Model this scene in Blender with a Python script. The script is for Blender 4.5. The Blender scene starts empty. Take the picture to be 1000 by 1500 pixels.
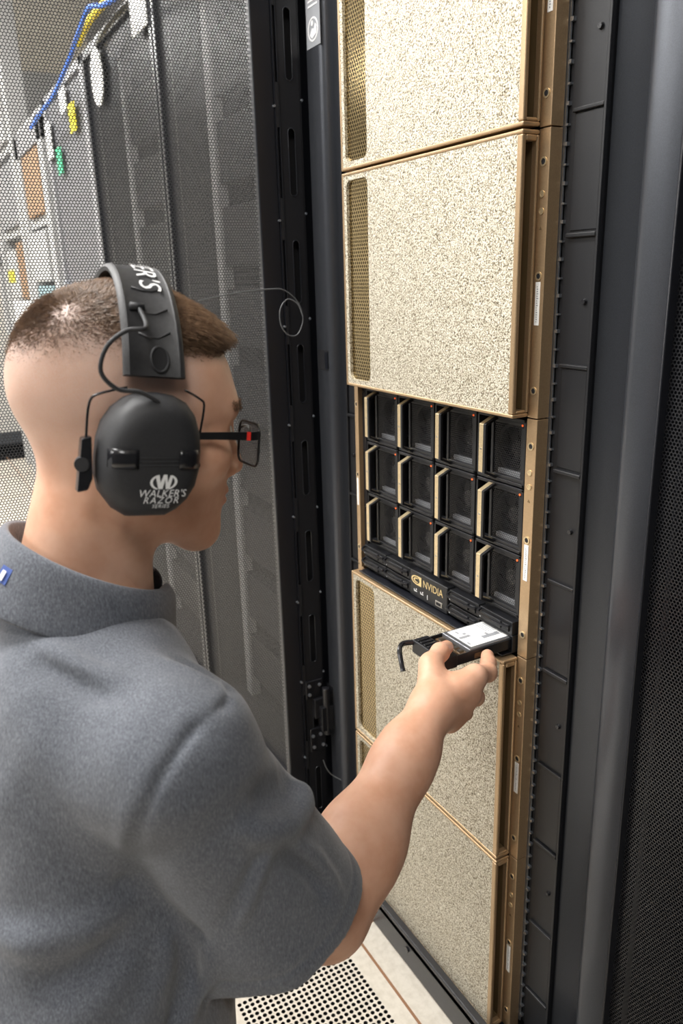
import bpy, bmesh, math, random
import numpy as np
from mathutils import Vector, Matrix
random.seed(7); np.random.seed(7)
S = bpy.context.scene
C = S.collection
PI = math.pi

# ------------------------------------------------------------------ camera
cam_d = bpy.data.cameras.new('camera'); cam = bpy.data.objects.new('camera', cam_d); C.objects.link(cam)
S.camera = cam
YAW, PITCH, ROLL, FPX = -1.0645, -0.2951, -0.0288, 1136.0
_f = Vector((math.cos(PITCH)*math.sin(YAW), math.cos(PITCH)*math.cos(YAW), math.sin(PITCH)))
_r = _f.cross(Vector((0, 0, 1))).normalized(); _u = _r.cross(_f)
_r2 = _r*math.cos(ROLL) + _u*math.sin(ROLL); _u2 = -_r*math.sin(ROLL) + _u*math.cos(ROLL)
cam.matrix_world = Matrix(((_r2.x, _u2.x, -_f.x, 1.0065), (_r2.y, _u2.y, -_f.y, -0.6974), (_r2.z, _u2.z, -_f.z, 1.3456), (0, 0, 0, 1)))
cam_d.sensor_fit = 'VERTICAL'; cam_d.sensor_height = 36.0; cam_d.sensor_width = 24.0
cam_d.lens = FPX/1500*36.0
cam_d.clip_start = 0.02; cam_d.clip_end = 60
cam_d.dof.use_dof = True; cam_d.dof.focus_distance = 1.02; cam_d.dof.aperture_fstop = 6.3

# ------------------------------------------------------------------ world, exposure
W = bpy.data.worlds.new('world'); S.world = W; W.use_nodes = True
W.node_tree.nodes['Background'].inputs[0].default_value = (0.93, 0.96, 1.0, 1)
W.node_tree.nodes['Background'].inputs[1].default_value = 0.07
S.view_settings.view_transform = 'Standard'; S.view_settings.look = 'None'
S.view_settings.exposure = 0.12; S.view_settings.gamma = 1.0; S.view_settings.use_curve_mapping = False

# ceiling lamps: (x, y, power); the fixtures themselves are built further down
LAMPS = [(-0.45, -1.2, 1.15), (1.75, -1.2, .2), (-2.65, -1.2, 1.0), (-4.85, -1.2, .6), (-0.45, -3.6, .9), (-2.65, -3.6, 1.), (-4.85, -3.6, 1.), (-2.65, -6.0, 1.), (-4.85, -6.0, 1.)]
LAMP_W = 66.0
CEIL = 3.05
for lx, ly, k in LAMPS:
    ld = bpy.data.lights.new('ceiling_lamp_light', 'AREA'); ld.shape = 'RECTANGLE'; ld.size = 1.2; ld.size_y = 0.58
    ld.energy = LAMP_W*k; ld.color = (1.0, 0.985, 0.965)
    lo = bpy.data.objects.new('ceiling_lamp_light', ld); C.objects.link(lo); lo.location = (lx, ly, CEIL-0.045)

# ------------------------------------------------------------------ materials
def newmat(name):
    m = bpy.data.materials.new(name); m.use_nodes = True
    return m, m.node_tree.nodes, m.node_tree.links, m.node_tree.nodes['Principled BSDF']
def setp(p, **kw):
    names = dict(col='Base Color', rough='Roughness', metal='Metallic', spec='Specular IOR Level', coat='Coat Weight', coatr='Coat Roughness',
                 sss='Subsurface Weight', sssr='Subsurface Radius', ssss='Subsurface Scale', trans='Transmission Weight', ior='IOR', sheen='Sheen Weight',
                 ecol='Emission Color', estr='Emission Strength', alpha='Alpha', aniso='Anisotropic')
    for k, v in kw.items():
        if k in ('col', 'ecol'): v = (v[0], v[1], v[2], 1)
        p.inputs[names[k]].default_value = v
def noise(N, L, scale, detail=2, rough=.5, coord='Object', vec=None):
    t = N.new('ShaderNodeTexNoise'); t.inputs['Scale'].default_value = scale; t.inputs['Detail'].default_value = detail; t.inputs['Roughness'].default_value = rough
    if vec is None:
        tc = N.new('ShaderNodeTexCoord'); vec = tc.outputs[coord]
    L.new(vec, t.inputs['Vector']); return t
def ramp(N, L, src, stops):
    r = N.new('ShaderNodeValToRGB'); e = r.color_ramp.elements
    while len(e) < len(stops): e.new(0.5)
    for i, (p, c) in enumerate(stops): e[i].position = p; e[i].color = (c[0], c[1], c[2], 1)
    L.new(src, r.inputs[0]); return r
def bump(N, L, src, p, strength=.3, dist=.001):
    b = N.new('ShaderNodeBump'); b.inputs['Strength'].default_value = strength; b.inputs['Distance'].default_value = dist
    L.new(src, b.inputs['Height']); L.new(b.outputs[0], p.inputs['Normal']); return b
def simple(name, col, rough=.5, metal=0., grain=0., gscale=900, spec=.5, bumpd=0., **kw):
    m, N, L, p = newmat(name); setp(p, col=col, rough=rough, metal=metal, spec=spec, **kw)
    if grain:
        t = noise(N, L, gscale, 2)
        lo = [max(0, c*(1-grain)) for c in col]; hi = [min(1, c*(1+grain)) for c in col]
        r = ramp(N, L, t.outputs['Fac'], [(.3, lo), (.7, hi)]); L.new(r.outputs[0], p.inputs['Base Color'])
        if bumpd: bump(N, L, t.outputs['Fac'], p, .5, bumpd)
    return m
def math_node(N, L, op, a, b=None):
    n = N.new('ShaderNodeMath'); n.operation = op
    for i, v in enumerate((a, b)):
        if v is None: continue
        if isinstance(v, (int, float)): n.inputs[i].default_value = v
        else: L.new(v, n.inputs[i])
    return n.outputs[0]
def hexdist(N, L, axes, pitch):
    tc = N.new('ShaderNodeTexCoord'); sp = N.new('ShaderNodeSeparateXYZ'); L.new(tc.outputs['Object'], sp.inputs[0])
    cb = N.new('ShaderNodeCombineXYZ'); L.new(sp.outputs[axes[0]], cb.inputs[0]); L.new(sp.outputs[axes[1]], cb.inputs[1])
    h = (pitch/2, pitch*math.sqrt(3)/2)
    outs = []
    for off in ((0, 0, 0), (h[0], h[1], 0)):
        a = N.new('ShaderNodeVectorMath'); a.operation = 'ADD'; L.new(cb.outputs[0], a.inputs[0]); a.inputs[1].default_value = off
        w = N.new('ShaderNodeVectorMath'); w.operation = 'WRAP'; L.new(a.outputs[0], w.inputs[0]); w.inputs[1].default_value = (h[0], h[1], .5); w.inputs[2].default_value = (-h[0], -h[1], -.5)
        ln = N.new('ShaderNodeVectorMath'); ln.operation = 'LENGTH'; L.new(w.outputs[0], ln.inputs[0]); outs.append(ln.outputs['Value'])
    return math_node(N, L, 'MINIMUM', outs[0], outs[1])
def perforated(name, col, axes, pitch, rad, rough=.4, metal=0., spec=.5):
    m, N, L, p = newmat(name); setp(p, col=col, rough=rough, metal=metal, spec=spec)
    d = hexdist(N, L, axes, pitch)
    L.new(math_node(N, L, 'GREATER_THAN', d, rad), p.inputs['Alpha'])
    return m

M = {}
M['black'] = simple('black_powder_coat', (.010, .0105, .013), .40, grain=.35, gscale=1400, bumpd=.0002)
M['black_sat'] = simple('satin_black_steel', (.011, .012, .016), .30, grain=.3, gscale=900, bumpd=.0001)
M['post'] = simple('charcoal_metallic_paint', (.075, .08, .092), .30, .6, grain=.15, gscale=1500)
M['dark_in'] = simple('cabinet_interior', (.008, .008, .010), .7)
M['plastic'] = simple('black_plastic', (.0085, .009, .011), .42, grain=.3, gscale=700)
M['plastic_gloss'] = simple('gloss_black_plastic', (.012, .012, .014), .22)
M['zinc'] = simple('zinc_plated_steel', (.62, .66, .72), .3, .9)
M['steel'] = simple('screw_steel', (.5, .48, .45), .3, 1.)
M['white'] = simple('white_paper', (.82, .82, .80), .6)
M['gold'] = simple('champagne_gold_metal', (.50, .35, .205), .34, .65, grain=.06, gscale=500)
M['gold_lt'] = simple('brushed_gold_handle', (.72, .58, .36), .3, .7, grain=.1, gscale=700)
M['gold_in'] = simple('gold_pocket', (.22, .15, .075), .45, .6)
M['led'] = simple('amber_led', (.8, .15, .03), .4, ecol=(1, .12, .02), estr=.5)
M['pcb'] = simple('drive_board', (.10, .06, .03), .5, grain=.5, gscale=400)
M['yellow'] = simple('yellow_sticker', (.85, .72, .02), .5)
M['green'] = simple('green_sticker', (.05, .45, .22), .5)
M['red'] = simple('red_sticker', (.75, .04, .03), .5)
M['blue_cable'] = simple('blue_cable', (.03, .14, .6), .5)
M['yellow_cable'] = simple('yellow_cable', (.85, .65, .03), .5)
M['grey_rack'] = simple('light_grey_cabinet', (.28, .28, .29), .45, grain=.1, gscale=40)
M['pale'] = simple('pale_grey_metal', (.46, .46, .455), .45)
M['wire'] = simple('grey_wire', (.10, .105, .11), .45)
M['door_mesh'] = perforated('perforated_door_sheet', (.066, .068, .072), (1, 2), .0054, .00215, .32)
M['row_mesh'] = perforated('perforated_row_door', (.013, .0135, .016), (0, 2), .0047, .00172, .38)
M['row_mesh_lt'] = perforated('perforated_grey_door', (.20, .20, .21), (0, 2), .0050, .0013, .45)
M['fan_mesh'] = perforated('fan_grille', (.014, .014, .016), (0, 2), .0036, .00145, .35)

def foam_mat():
    m, N, L, p = newmat('sintered_gold_foam')
    tc = N.new('ShaderNodeTexCoord')
    n1 = noise(N, L, 520, 3, .62, vec=tc.outputs['Object'])
    v = N.new('ShaderNodeTexVoronoi'); v.feature = 'F1'; v.inputs['Scale'].default_value = 360; v.inputs['Randomness'].default_value = 1
    L.new(tc.outputs['Object'], v.inputs['Vector'])
    h = math_node(N, L, 'SUBTRACT', n1.outputs['Fac'], math_node(N, L, 'MULTIPLY', v.outputs['Distance'], .22))
    r = ramp(N, L, h, [(.20, (.06, .045, .025)), (.31, (.32, .27, .18)), (.42, (.66, .61, .49)), (.58, (.85, .82, .73))])  # lowest stops put the shade inside the pores into the colour
    L.new(r.outputs[0], p.inputs['Base Color'])
    setp(p, rough=.45, metal=.5)
    bump(N, L, h, p, .9, .0022)
    return m
M['foam'] = foam_mat()
def strip_mat():
    m, N, L, p = newmat('gold_mesh_strip'); d = hexdist(N, L, (0, 2), .0066)
    k = math_node(N, L, 'GREATER_THAN', d, .0023)
    r = ramp(N, L, k, [(0, (.08, .055, .025)), (1, (.55, .43, .23))]); L.new(r.outputs[0], p.inputs['Base Color'])
    setp(p, rough=.16, metal=1.)
    return m
M['strip'] = strip_mat()
def tile_mat():
    m, N, L, p = newmat('floor_tile_laminate'); a = noise(N, L, 60, 5, .6)
    r = ramp(N, L, a.outputs['Fac'], [(.3, (.50, .455, .385)), (.6, (.60, .555, .48)), (.8, (.54, .50, .425))]); L.new(r.outputs[0], p.inputs['Base Color'])
    setp(p, rough=.42); return m
M['tile'] = tile_mat()
M['tile_edge'] = simple('tile_edge_strip', (.24, .12, .06), .6)
M['plenum'] = simple('underfloor_dark', (.01, .01, .01), .8)
M['ceiling'] = simple('ceiling_panel', (.86, .83, .77), .8, grain=.06, gscale=80)
M['wall'] = simple('painted_wall', (.80, .77, .71), .7, grain=.04, gscale=30)
M['diffuser'] = simple('lamp_diffuser', (.9, .9, .9), .5, ecol=(1, .98, .95), estr=9.)
M['gold_print'] = simple('gold_print', (.75, .58, .28), .4, .3)
M['white_print'] = simple('white_print', (.78, .78, .78), .5)
M['grey_print'] = simple('grey_print', (.30, .31, .33), .5)

# ------------------------------------------------------------------ mesh helpers
class MB:
    def __init__(s): s.v = []; s.f = []
    def add(s, vs, fs):
        o = len(s.v); s.v += [tuple(map(float, a)) for a in vs]; s.f += [tuple(i+o for i in f) for f in fs]; return s
    def box(s, x0, x1, y0, y1, z0, z1):
        v = [(x, y, z) for x in (x0, x1) for y in (y0, y1) for z in (z0, z1)]
        return s.add(v, [(0, 1, 3, 2), (4, 6, 7, 5), (0, 4, 5, 1), (2, 3, 7, 6), (0, 2, 6, 4), (1, 5, 7, 3)])
    def prism(s, poly, a0, a1, axis=1):
        # polygon in the two remaining axes (in order), extruded along axis from a0 to a1
        n = len(poly); idx = [i for i in range(3) if i != axis]; v = []
        for a in (a0, a1):
            for p in poly:
                q = [0, 0, 0]; q[axis] = a; q[idx[0]] = p[0]; q[idx[1]] = p[1]; v.append(q)
        f = [tuple(range(n-1, -1, -1)), tuple(range(n, 2*n))] + [(i, (i+1) % n, n+(i+1) % n, n+i) for i in range(n)]
        return s.add(v, f)
    def cyl(s, c, axis, r, h, n=16, r2=None):
        r2 = r if r2 is None else r2; ax = Vector(axis).normalized(); a = ax.orthogonal().normalized(); b = ax.cross(a); c = Vector(c)
        v = [c + (a*math.cos(t)+b*math.sin(t))*r for t in [2*PI*i/n for i in range(n)]] + [c + ax*h + (a*math.cos(t)+b*math.sin(t))*r2 for t in [2*PI*i/n for i in range(n)]]
        return s.add(v, [tuple(range(n-1, -1, -1)), tuple(range(n, 2*n))] + [(i, (i+1) % n, n+(i+1) % n, n+i) for i in range(n)])
    def ring(s, c, axis, r0, r1, h, n=20):
        ax = Vector(axis).normalized(); a = ax.orthogonal().normalized(); b = ax.cross(a); c = Vector(c); v = []
        for (r, k) in ((r0, 0), (r1, 0), (r1, 1), (r0, 1)):
            v += [c + ax*h*k + (a*math.cos(2*PI*i/n)+b*math.sin(2*PI*i/n))*r for i in range(n)]
        f = [(k*n+i, k*n+(i+1) % n, ((k+1) % 4)*n+(i+1) % n, ((k+1) % 4)*n+i) for k in range(4) for i in range(n)]
        return s.add(v, f)
    def tube(s, pts, r, n=8, closed=False):
        pts = [Vector(p) for p in pts]; m = len(pts); rr = r if hasattr(r, '__len__') else [r]*m
        T = [((pts[(i+1) % m] if closed or i < m-1 else pts[i]) - (pts[i-1] if closed or i > 0 else pts[i])).normalized() for i in range(m)]
        a = T[0].orthogonal().normalized(); v = []
        for i in range(m):
            a = (a - T[i]*a.dot(T[i])).normalized(); b = T[i].cross(a)
            v += [pts[i] + (a*math.cos(2*PI*k/n)+b*math.sin(2*PI*k/n))*rr[i] for k in range(n)]
        f = [(i*n+k, i*n+(k+1) % n, ((i+1) % m)*n+(k+1) % n, ((i+1) % m)*n+k) for i in range(m if closed else m-1) for k in range(n)]
        if not closed: f += [tuple(range(n-1, -1, -1)), tuple(range((m-1)*n, m*n))]
        return s.add(v, f)
    def mesh(s, name):
        me = bpy.data.meshes.new(name); me.from_pydata(s.v, [], s.f); me.update(); return me
    def build(s, name, mat, parent=None, bevel=0, seg=2, smooth=False, angle=35):
        me = s.mesh(name)
        bm = bmesh.new(); bm.from_mesh(me); bmesh.ops.recalc_face_normals(bm, faces=bm.faces); bm.to_mesh(me); bm.free()
        return link(name, me, mat, parent, bevel, seg, smooth, angle)
def link(name, me, mat, parent=None, bevel=0, seg=2, smooth=False, angle=35):
    o = bpy.data.objects.new(name, me); C.objects.link(o)
    if mat is not None: me.materials.append(M[mat] if isinstance(mat, str) else mat)
    if parent: o.parent = parent
    if smooth or bevel:
        me.polygons.foreach_set('use_smooth', [True]*len(me.polygons))
        if smooth != 'all': me.set_sharp_from_angle(angle=math.radians(angle))
    if bevel:
        b = o.modifiers.new('bevel', 'BEVEL'); b.width = bevel; b.segments = seg; b.limit_method = 'ANGLE'; b.angle_limit = math.radians(40)
        b.harden_normals = True
    return o
def tag(o, label=None, cat=None, group=None, kind=None):
    if label: o['label'] = label
    if cat: o['category'] = cat
    if group: o['group'] = group
    if kind: o['kind'] = kind
    return o
def thing(name, label, cat, loc=(0, 0, 0), group=None):
    o = bpy.data.objects.new(name, None); C.objects.link(o); o.location = loc; o.empty_display_size = .05
    return tag(o, label, cat, group)
def copy_tree(o, parent=None, off=(0, 0, 0)):
    c = o.copy(); C.objects.link(c); c.parent = parent
    if parent is None: c.location = Vector(o.location) + Vector(off)
    for ch in list(o.children): copy_tree(ch, c)
    return c
def text_mesh(txt, size, shear=0., extrude=0., spacing=1.):
    cu = bpy.data.curves.new('t', 'FONT'); cu.body = txt; cu.size = size; cu.align_x = 'CENTER'; cu.align_y = 'CENTER'; cu.shear = shear; cu.space_character = spacing
    cu.resolution_u = 3
    o = bpy.data.objects.new('t', cu); C.objects.link(o); dg = bpy.context.evaluated_depsgraph_get()
    me = bpy.data.meshes.new_from_object(o.evaluated_get(dg)); bpy.data.objects.remove(o); bpy.data.curves.remove(cu); me.materials.clear()
    return me
def rounded_slot(w, h, r, n=6):
    pts = []
    for cx, cz, a0 in ((w/2-r, h/2-r, 0), (-w/2+r, h/2-r, PI/2), (-w/2+r, -h/2+r, PI), (w/2-r, -h/2+r, 1.5*PI)):
        pts += [(cx+r*math.cos(a0+PI/2*i/n), cz+r*math.sin(a0+PI/2*i/n)) for i in range(n+1)]
    return pts

# ================================================================== SETTING: floor, ceiling, walls
T = 0.61; TX0, TY0 = -0.16, -0.054 - T
floor = tag(MB().box(-8, 4, -8, 4, -.32, -.30).build('floor', 'plenum'), kind='structure', label='raised data hall floor of pale square tiles', cat='floor')
tile_mb = MB().box(.0015, T-.0015, .0015, T-.0015, -.03, 0); tile_me = tile_mb.mesh('floor_tile'); tile_me.materials.append(M['tile'])
perf_ij = {(0, 0), (-1, 0), (1, 0)}
def perf_tile():
    mb = MB(); n = 22; p = .0112; g = p*n; m = .036; mid = T-2*m-2*g
    cuts = [.0015, m]; xs = [m+i*p for i in range(n)] + [m+g+mid+i*p for i in range(n)]
    # cells with a round hole
    K = 8; r = .0043
    for gx in xs:
        for gy in xs:
            c = (gx+p/2, gy+p/2); inn = [(c[0]+r*math.cos(2*PI*(k+.5)/K), c[1]+r*math.sin(2*PI*(k+.5)/K)) for k in range(K)]
            out = []
            for k in range(K):
                a = 2*PI*(k+.5)/K; dx, dy = math.cos(a), math.sin(a); s = p/2/max(abs(dx), abs(dy)); out.append((c[0]+dx*s, c[1]+dy*s))
            # corners of the square lie between neighbouring outer points; use octagon + corner quads
            v = [(x, y, 0) for x, y in inn] + [(x, y, 0) for x, y in out] + [(x, y, -.012) for x, y in inn]
            f = [(k, (k+1) % K, K+(k+1) % K, K+k) for k in range(K)] + [(k, 2*K+k, 2*K+(k+1) % K, (k+1) % K) for k in range(K)]
            o = len(v); v += [(c[0]+sx*p/2, c[1]+sy*p/2, 0) for sx, sy in ((1, 1), (-1, 1), (-1, -1), (1, -1))]
            f += [(K+0, K+1, o), (K+2, K+3, o+1), (K+4, K+5, o+2), (K+6, K+7, o+3)]
            mb.add(v, f)
    def q(x0, x1, y0, y1): mb.add([(x0, y0, 0), (x1, y0, 0), (x1, y1, 0), (x0, y1, 0)], [(0, 1, 2, 3)])
    e = .0015; a, b, c2, d = m, m+g, m+g+mid, m+2*g+mid
    q(e, T-e, e, a); q(e, T-e, d, T-e); q(e, a, a, d); q(d, T-e, a, d); q(b, c2, a, d); q(a, b, b, c2); q(c2, d, b, c2)
    mb.add([(e, e, -.03), (T-e, e, -.03), (T-e, T-e, -.03), (e, T-e, -.03), (e, e, 0), (T-e, e, 0), (T-e, T-e, 0), (e, T-e, 0)], [(0, 1, 5, 4), (1, 2, 6, 5), (2, 3, 7, 6), (3, 0, 4, 7)])
    me = mb.mesh('perforated_tile'); me.materials.append(M['tile']); me.materials.append(M['plenum'])
    bm = bmesh.new(); bm.from_mesh(me); bmesh.ops.remove_doubles(bm, verts=bm.verts, dist=1e-6); bmesh.ops.recalc_face_normals(bm, faces=bm.faces)
    for fc_ in bm.faces:
        zz = [v.co.z for v in fc_.verts]
        if min(zz) < -.011 and min(zz) > -.013: fc_.material_index = 1  # hole walls coloured dark, painting in the shade of the holes
    bm.to_mesh(me); bm.free()
    return me
perf_me = perf_tile()
for i in range(-9, 5):
    for j in range(-4, 2):
        pf = (i, j) in perf_ij
        o = link('perforated_tile' if pf else 'floor_tile', perf_me if pf else tile_me, None, floor); o.location = (TX0+i*T, TY0+j*T, 0)
        if pf: o['label'] = 'pale perforated floor tile with round air holes'
mb = MB()
for i in range(-9, 6): mb.box(TX0+i*T-.0028, TX0+i*T+.0028, -3.2, 1.5, -.02, .0003)
for j in range(-4, 3): mb.box(-5.8, 3.2, TY0+j*T-.0028, TY0+j*T+.0028, -.02, .0004)
mb.build('tile_joint', 'tile_edge', floor)
ceiling = tag(MB().box(-8, 4, -8, 4, CEIL, CEIL+.05).build('ceiling', 'ceiling'), kind='structure', label='beige panelled ceiling high above the cabinets', cat='ceiling')
wall_left = tag(MB().box(-7.1, -7.0, -8, 4, 0, CEIL).build('wall_left', 'wall'), kind='structure', label='beige end wall seen through the open mesh door', cat='wall')
wall_back = tag(MB().box(-8, 4, 1.75, 1.85, 0, CEIL).build('wall_back', 'wall'), kind='structure', label='beige wall behind the row of cabinets', cat='wall')
for i, (lx, ly, k) in enumerate(LAMPS):
    t = thing('ceiling_light', ['ceiling light panel right above the open cabinet', 'ceiling light panel above the closed cabinet on the right', 'ceiling light panel above the second closed cabinet', 'ceiling light panel above the far end of the row',
        'ceiling light panel in the second line, level with the open cabinet', 'ceiling light panel in the second line, level with the grey cabinet', 'ceiling light panel in the second line, level with the tall open rack',
        'ceiling light panel in the third line, level with the grey cabinet', 'ceiling light panel in the third line, level with the tall open rack'][i], 'ceiling light', (lx, ly, CEIL), 'flat ceiling lights along the aisle')
    mb = MB(); w, d = .62, .31
    mb.box(-w, w, -d, -d+.02, -.04, 0).box(-w, w, d-.02, d, -.04, 0).box(-w, -w+.02, -d, d, -.04, 0).box(w-.02, w, -d, d, -.04, 0); mb.build('frame', 'pale', t)
    MB().box(-w+.02, w-.02, -d+.02, d-.02, -.025, -.005).build('diffuser', 'diffuser', t)

# ================================================================== THE OPEN CABINET
HU = .3556; ZB = .80
def zb(k): return ZB + k*HU
CAB_TOP = 2.12
cab = thing('server_cabinet', 'black server cabinet with its mesh door swung open, holding gold servers', 'cabinet')
def post(sgn, name='frame_post'):
    # folded front post: flat outer face, soft bend, recessed inner face
    prof = [(.3085, .058), (.3095, .062), (.352, .083), (.356, .080), (.3575, .068), (.360, .057), (.364, .0505), (.370, .0475), (.376, .047), (.418, .047), (.422, .050), (.424, .056), (.424, .11), (.3085, .11)]
    mb = MB().prism([(sgn*x, y) for x, y in prof], .02, CAB_TOP, axis=2); return mb.build(name, 'post', cab, smooth=True, angle=50)
pr = post(1); pl = post(-1)
# side walls, base sill, roof, dark interior
MB().box(-.424, -.415, .11, 1.12, .02, CAB_TOP).build('side_wall', 'black', cab); MB().box(.415, .424, .11, 1.12, .02, CAB_TOP).build('side_wall', 'black', cab)
MB().box(-.306, .306, .30, .32, .02, CAB_TOP).build('inner_panel', 'dark_in', cab)
mb = MB().box(-.42, .42, -.006, -.001, .008, .098).box(-.42, .42, -.006, .05, .06, .086).box(-.42, .42, -.016, -.001, .090, .101); sill = mb.build('base_sill', 'black_sat', cab, bevel=.0025)
for x in (-.30, -.02, .20, .34): MB().cyl((x, -.006, .05), (0, -1, 0), .006, .003, 12).build('sill_screw', 'plastic_gloss', sill)
MB().box(-.424, .424, .06, 1.12, CAB_TOP-.02, CAB_TOP).build('roof', 'black', cab)
for x in (-.36, .36):
    for y in (.12, 1.0): MB().cyl((x, y, 0), (0, 0, 1), .03, .03, 16).build('levelling_foot', 'steel', cab)
MB().box(-.306, .306, .06, .30, .03, .087).build('base_plate', 'black', cab)
# mounting rails with square-hole strips
for s in (-1, 1):
    rail = MB().box(min(s*.236, s*.2435), max(s*.236, s*.2435), .0505, .053, .1, 2.05).build('mounting_rail', 'zinc', cab)
    z = .112; mb = MB()
    MB().box(min(s*.2435, s*.2515), max(s*.2435, s*.2515), .055, .062, .1, 2.05).build('rail_flange', 'dark_in', rail)
    k = 0
    while z < 2.04:
        hgt = .0022 if k % 2 else .0042
        c = MB().box(min(s*.2425, s*.2475), max(s*.2425, s*.2475), .0500, .055, z, z+hgt).build('rail_tab', 'zinc', rail); z += .02222; k += 1
# plastic side baffles with knock-out panels
for s in (-1, 1):
    def bx(mb, a, b, *r): return mb.box(min(s*a, s*b), max(s*a, s*b), *r)
    baf = bx(MB(), .2515, .3065, .053, .06, .09, 2.08).build('side_baffle', 'plastic', cab)
    bx(MB(), .3035, .3075, .0485, .055, .09, 2.08).build('baffle_rib', 'plastic', baf, bevel=.001)
    for k in range(-5, 2):
        z0, z1 = 1.387 + .3*k, 1.527 + .3*k
        if z0 < .08: z0 = .10
        kp = bx(MB(), .2575, .3015, .0515, .055, z0+.004, z1-.004).build('knockout_panel', 'plastic', baf, bevel=.0012)
        bx(MB(), .2545, .3035, .0485, .054, z1-.003, z1+.002).build('knockout_ridge', 'plastic', baf, bevel=.0014)
        bx(MB(), .2545, .3035, .0475, .054, z0-.004, z0+.002).build('knockout_ridge', 'plastic', baf, bevel=.0018)
        zs = 1.307 + .3*k
        MB().cyl((s*.289, .053, zs), (0, -1, 0), .0042, .0035, 12, .003).build('baffle_screw', 'plastic_gloss', baf, smooth=True)
# latch hole and safety sticker on the left post
MB().box(-.415, -.372, .0464, .0475, 1.165, 1.205).build('latch_slot', 'dark_in', pl)
MB().box(-.385, -.372, .0455, .0475, 1.168, 1.202).build('latch_tab', 'black_sat', pl)
st = MB().box(-.414, -.362, .0462, .0471, 1.742, 1.90).build('warning_sticker', 'grey_print', pl); st['label'] = 'grey safety sticker with round icon on the left post'
mb = MB().ring((-.388, .0462, 1.770), (0, -1, 0), .0165, .0195, .0006, 24)
mb.prism([(-.400, 1.762), (-.392, 1.756), (-.376, 1.762), (-.374, 1.774), (-.380, 1.778), (-.384, 1.770), (-.392, 1.772)], .0456, .0462).cyl((-.391, .0462, 1.780), (0, -1, 0), .0045, .0006, 12)
for i in range(3): mb.box(-.405, -.370, .0456, .0462, 1.806+i*.008, 1.809+i*.008)
mb.box(-.403, -.374, .0456, .0462, 1.838, 1.841).box(-.403, -.374, .0456, .0462, 1.852, 1.855).box(-.401, -.398, .0456, .0462, 1.828, 1.872).box(-.390, -.387, .0456, .0462, 1.828, 1.872).box(-.379, -.376, .0456, .0462, 1.828, 1.872)
mb.build('sticker_icon', 'white_print', st)

# open door: swung out by a right angle on the left, inner side towards the camera
DX = -.43; DZ0, DZ1 = .06, 2.10
door = MB()
door.box(DX-.022, DX, -.058, -.017, DZ0, DZ1).box(DX-.022, DX, -.80, -.755, DZ0, DZ1)
door.box(DX-.022, DX, -.755, -.058, DZ0, DZ0+.05).box(DX-.022, DX, -.755, -.058, DZ1-.05, DZ1)
door = door.build('door', 'black_sat', cab, bevel=.003); door['label'] = 'open cabinet door of black perforated sheet'
MB().add([(DX-.012, -.757, DZ0+.048), (DX-.012, -.056, DZ0+.048), (DX-.012, -.056, DZ1-.048), (DX-.012, -.757, DZ1-.048)], [(0, 1, 2, 3)]).build('perforated_sheet', 'door_mesh', door)
# slotted stiffening channel along the hinge edge, every slot cut through
ch = MB(); y0, y1, xf = -.008, .034, DX+.004
slots = []
zc = 1.7515
while zc > .12: slots.append(zc); zc -= .198
slots = [1.9495] + slots
HS, WS = .118, .0145; yc = .013
edges = sorted([DZ0] + [z+s*HS/2 for z in slots for s in (-1, 1)] + [DZ1])
ch.box(xf-.003, xf, y0, yc-WS/2, DZ0, DZ1); ch.box(xf-.003, xf, yc+WS/2, y1, DZ0, DZ1)
for a, b in zip(edges[0::2], edges[1::2]): ch.box(xf-.003, xf, yc-WS/2, yc+WS/2, a, b)
n = 7
for z in slots:
    for sg in (-1, 1):
        zc2 = z + sg*(HS/2-WS/2)
        for side in (-1, 1):
            poly = [(yc+side*WS/2, z+sg*HS/2)] + [(yc+side*WS/2*math.cos(PI/2*i/n), zc2+sg*WS/2*math.sin(PI/2*i/n)) for i in range(n+1)]
            ch.prism(poly, xf-.003, xf, axis=0)
ch.box(xf-.035, xf, y0-.002, y0+.001, DZ0, DZ1).box(xf-.03, xf, y1-.001, y1+.002, DZ0, DZ1)
chan = ch.build('slotted_channel', 'black', door); chan['label'] = 'slotted stiffening channel along the hinge edge'
MB().box(DX-.02, DX-.006, -.017, -.009, DZ0, DZ1).build('edge_filler', 'dark_in', door)
MB().box(xf-.035, xf-.02, y0+.001, y1-.001, DZ0, DZ1).build('channel_back', 'dark_in', door)
for z in slots:
    mb = MB().tube([(xf+.0005, yc+WS/2*math.cos(a), z+(HS/2-WS/2)*(1 if math.sin(a) >= 0 else -1)+WS/2*math.sin(a)) for a in [2*PI*(i+.5)/24 for i in range(24)]], .0011, 6, closed=True)
    mb.build('slot_rim', 'black_sat', door, smooth=True)
    MB().cyl((xf-.018, y0-.0115, z+.095), (1, 0, 0), .0032, .02, 10, .002).build('rivet', 'zinc', door, smooth=True)
    MB().cyl((xf-.003, y1+.003, z-.09), (1, 0, 0), .0032, .005, 10, .002).build('rivet', 'zinc', door, smooth=True)
MB().box(DX-.004, DX+.002, -.0175, -.0145, DZ0, DZ1).build('edge_flange', 'black_sat', door)
# narrow slit cuts between frame and channel
for z in slots: MB().box(DX, DX+.0025, -.0145, -.0105, z+.06, z+.135).build('slit', 'dark_in', door)
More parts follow.
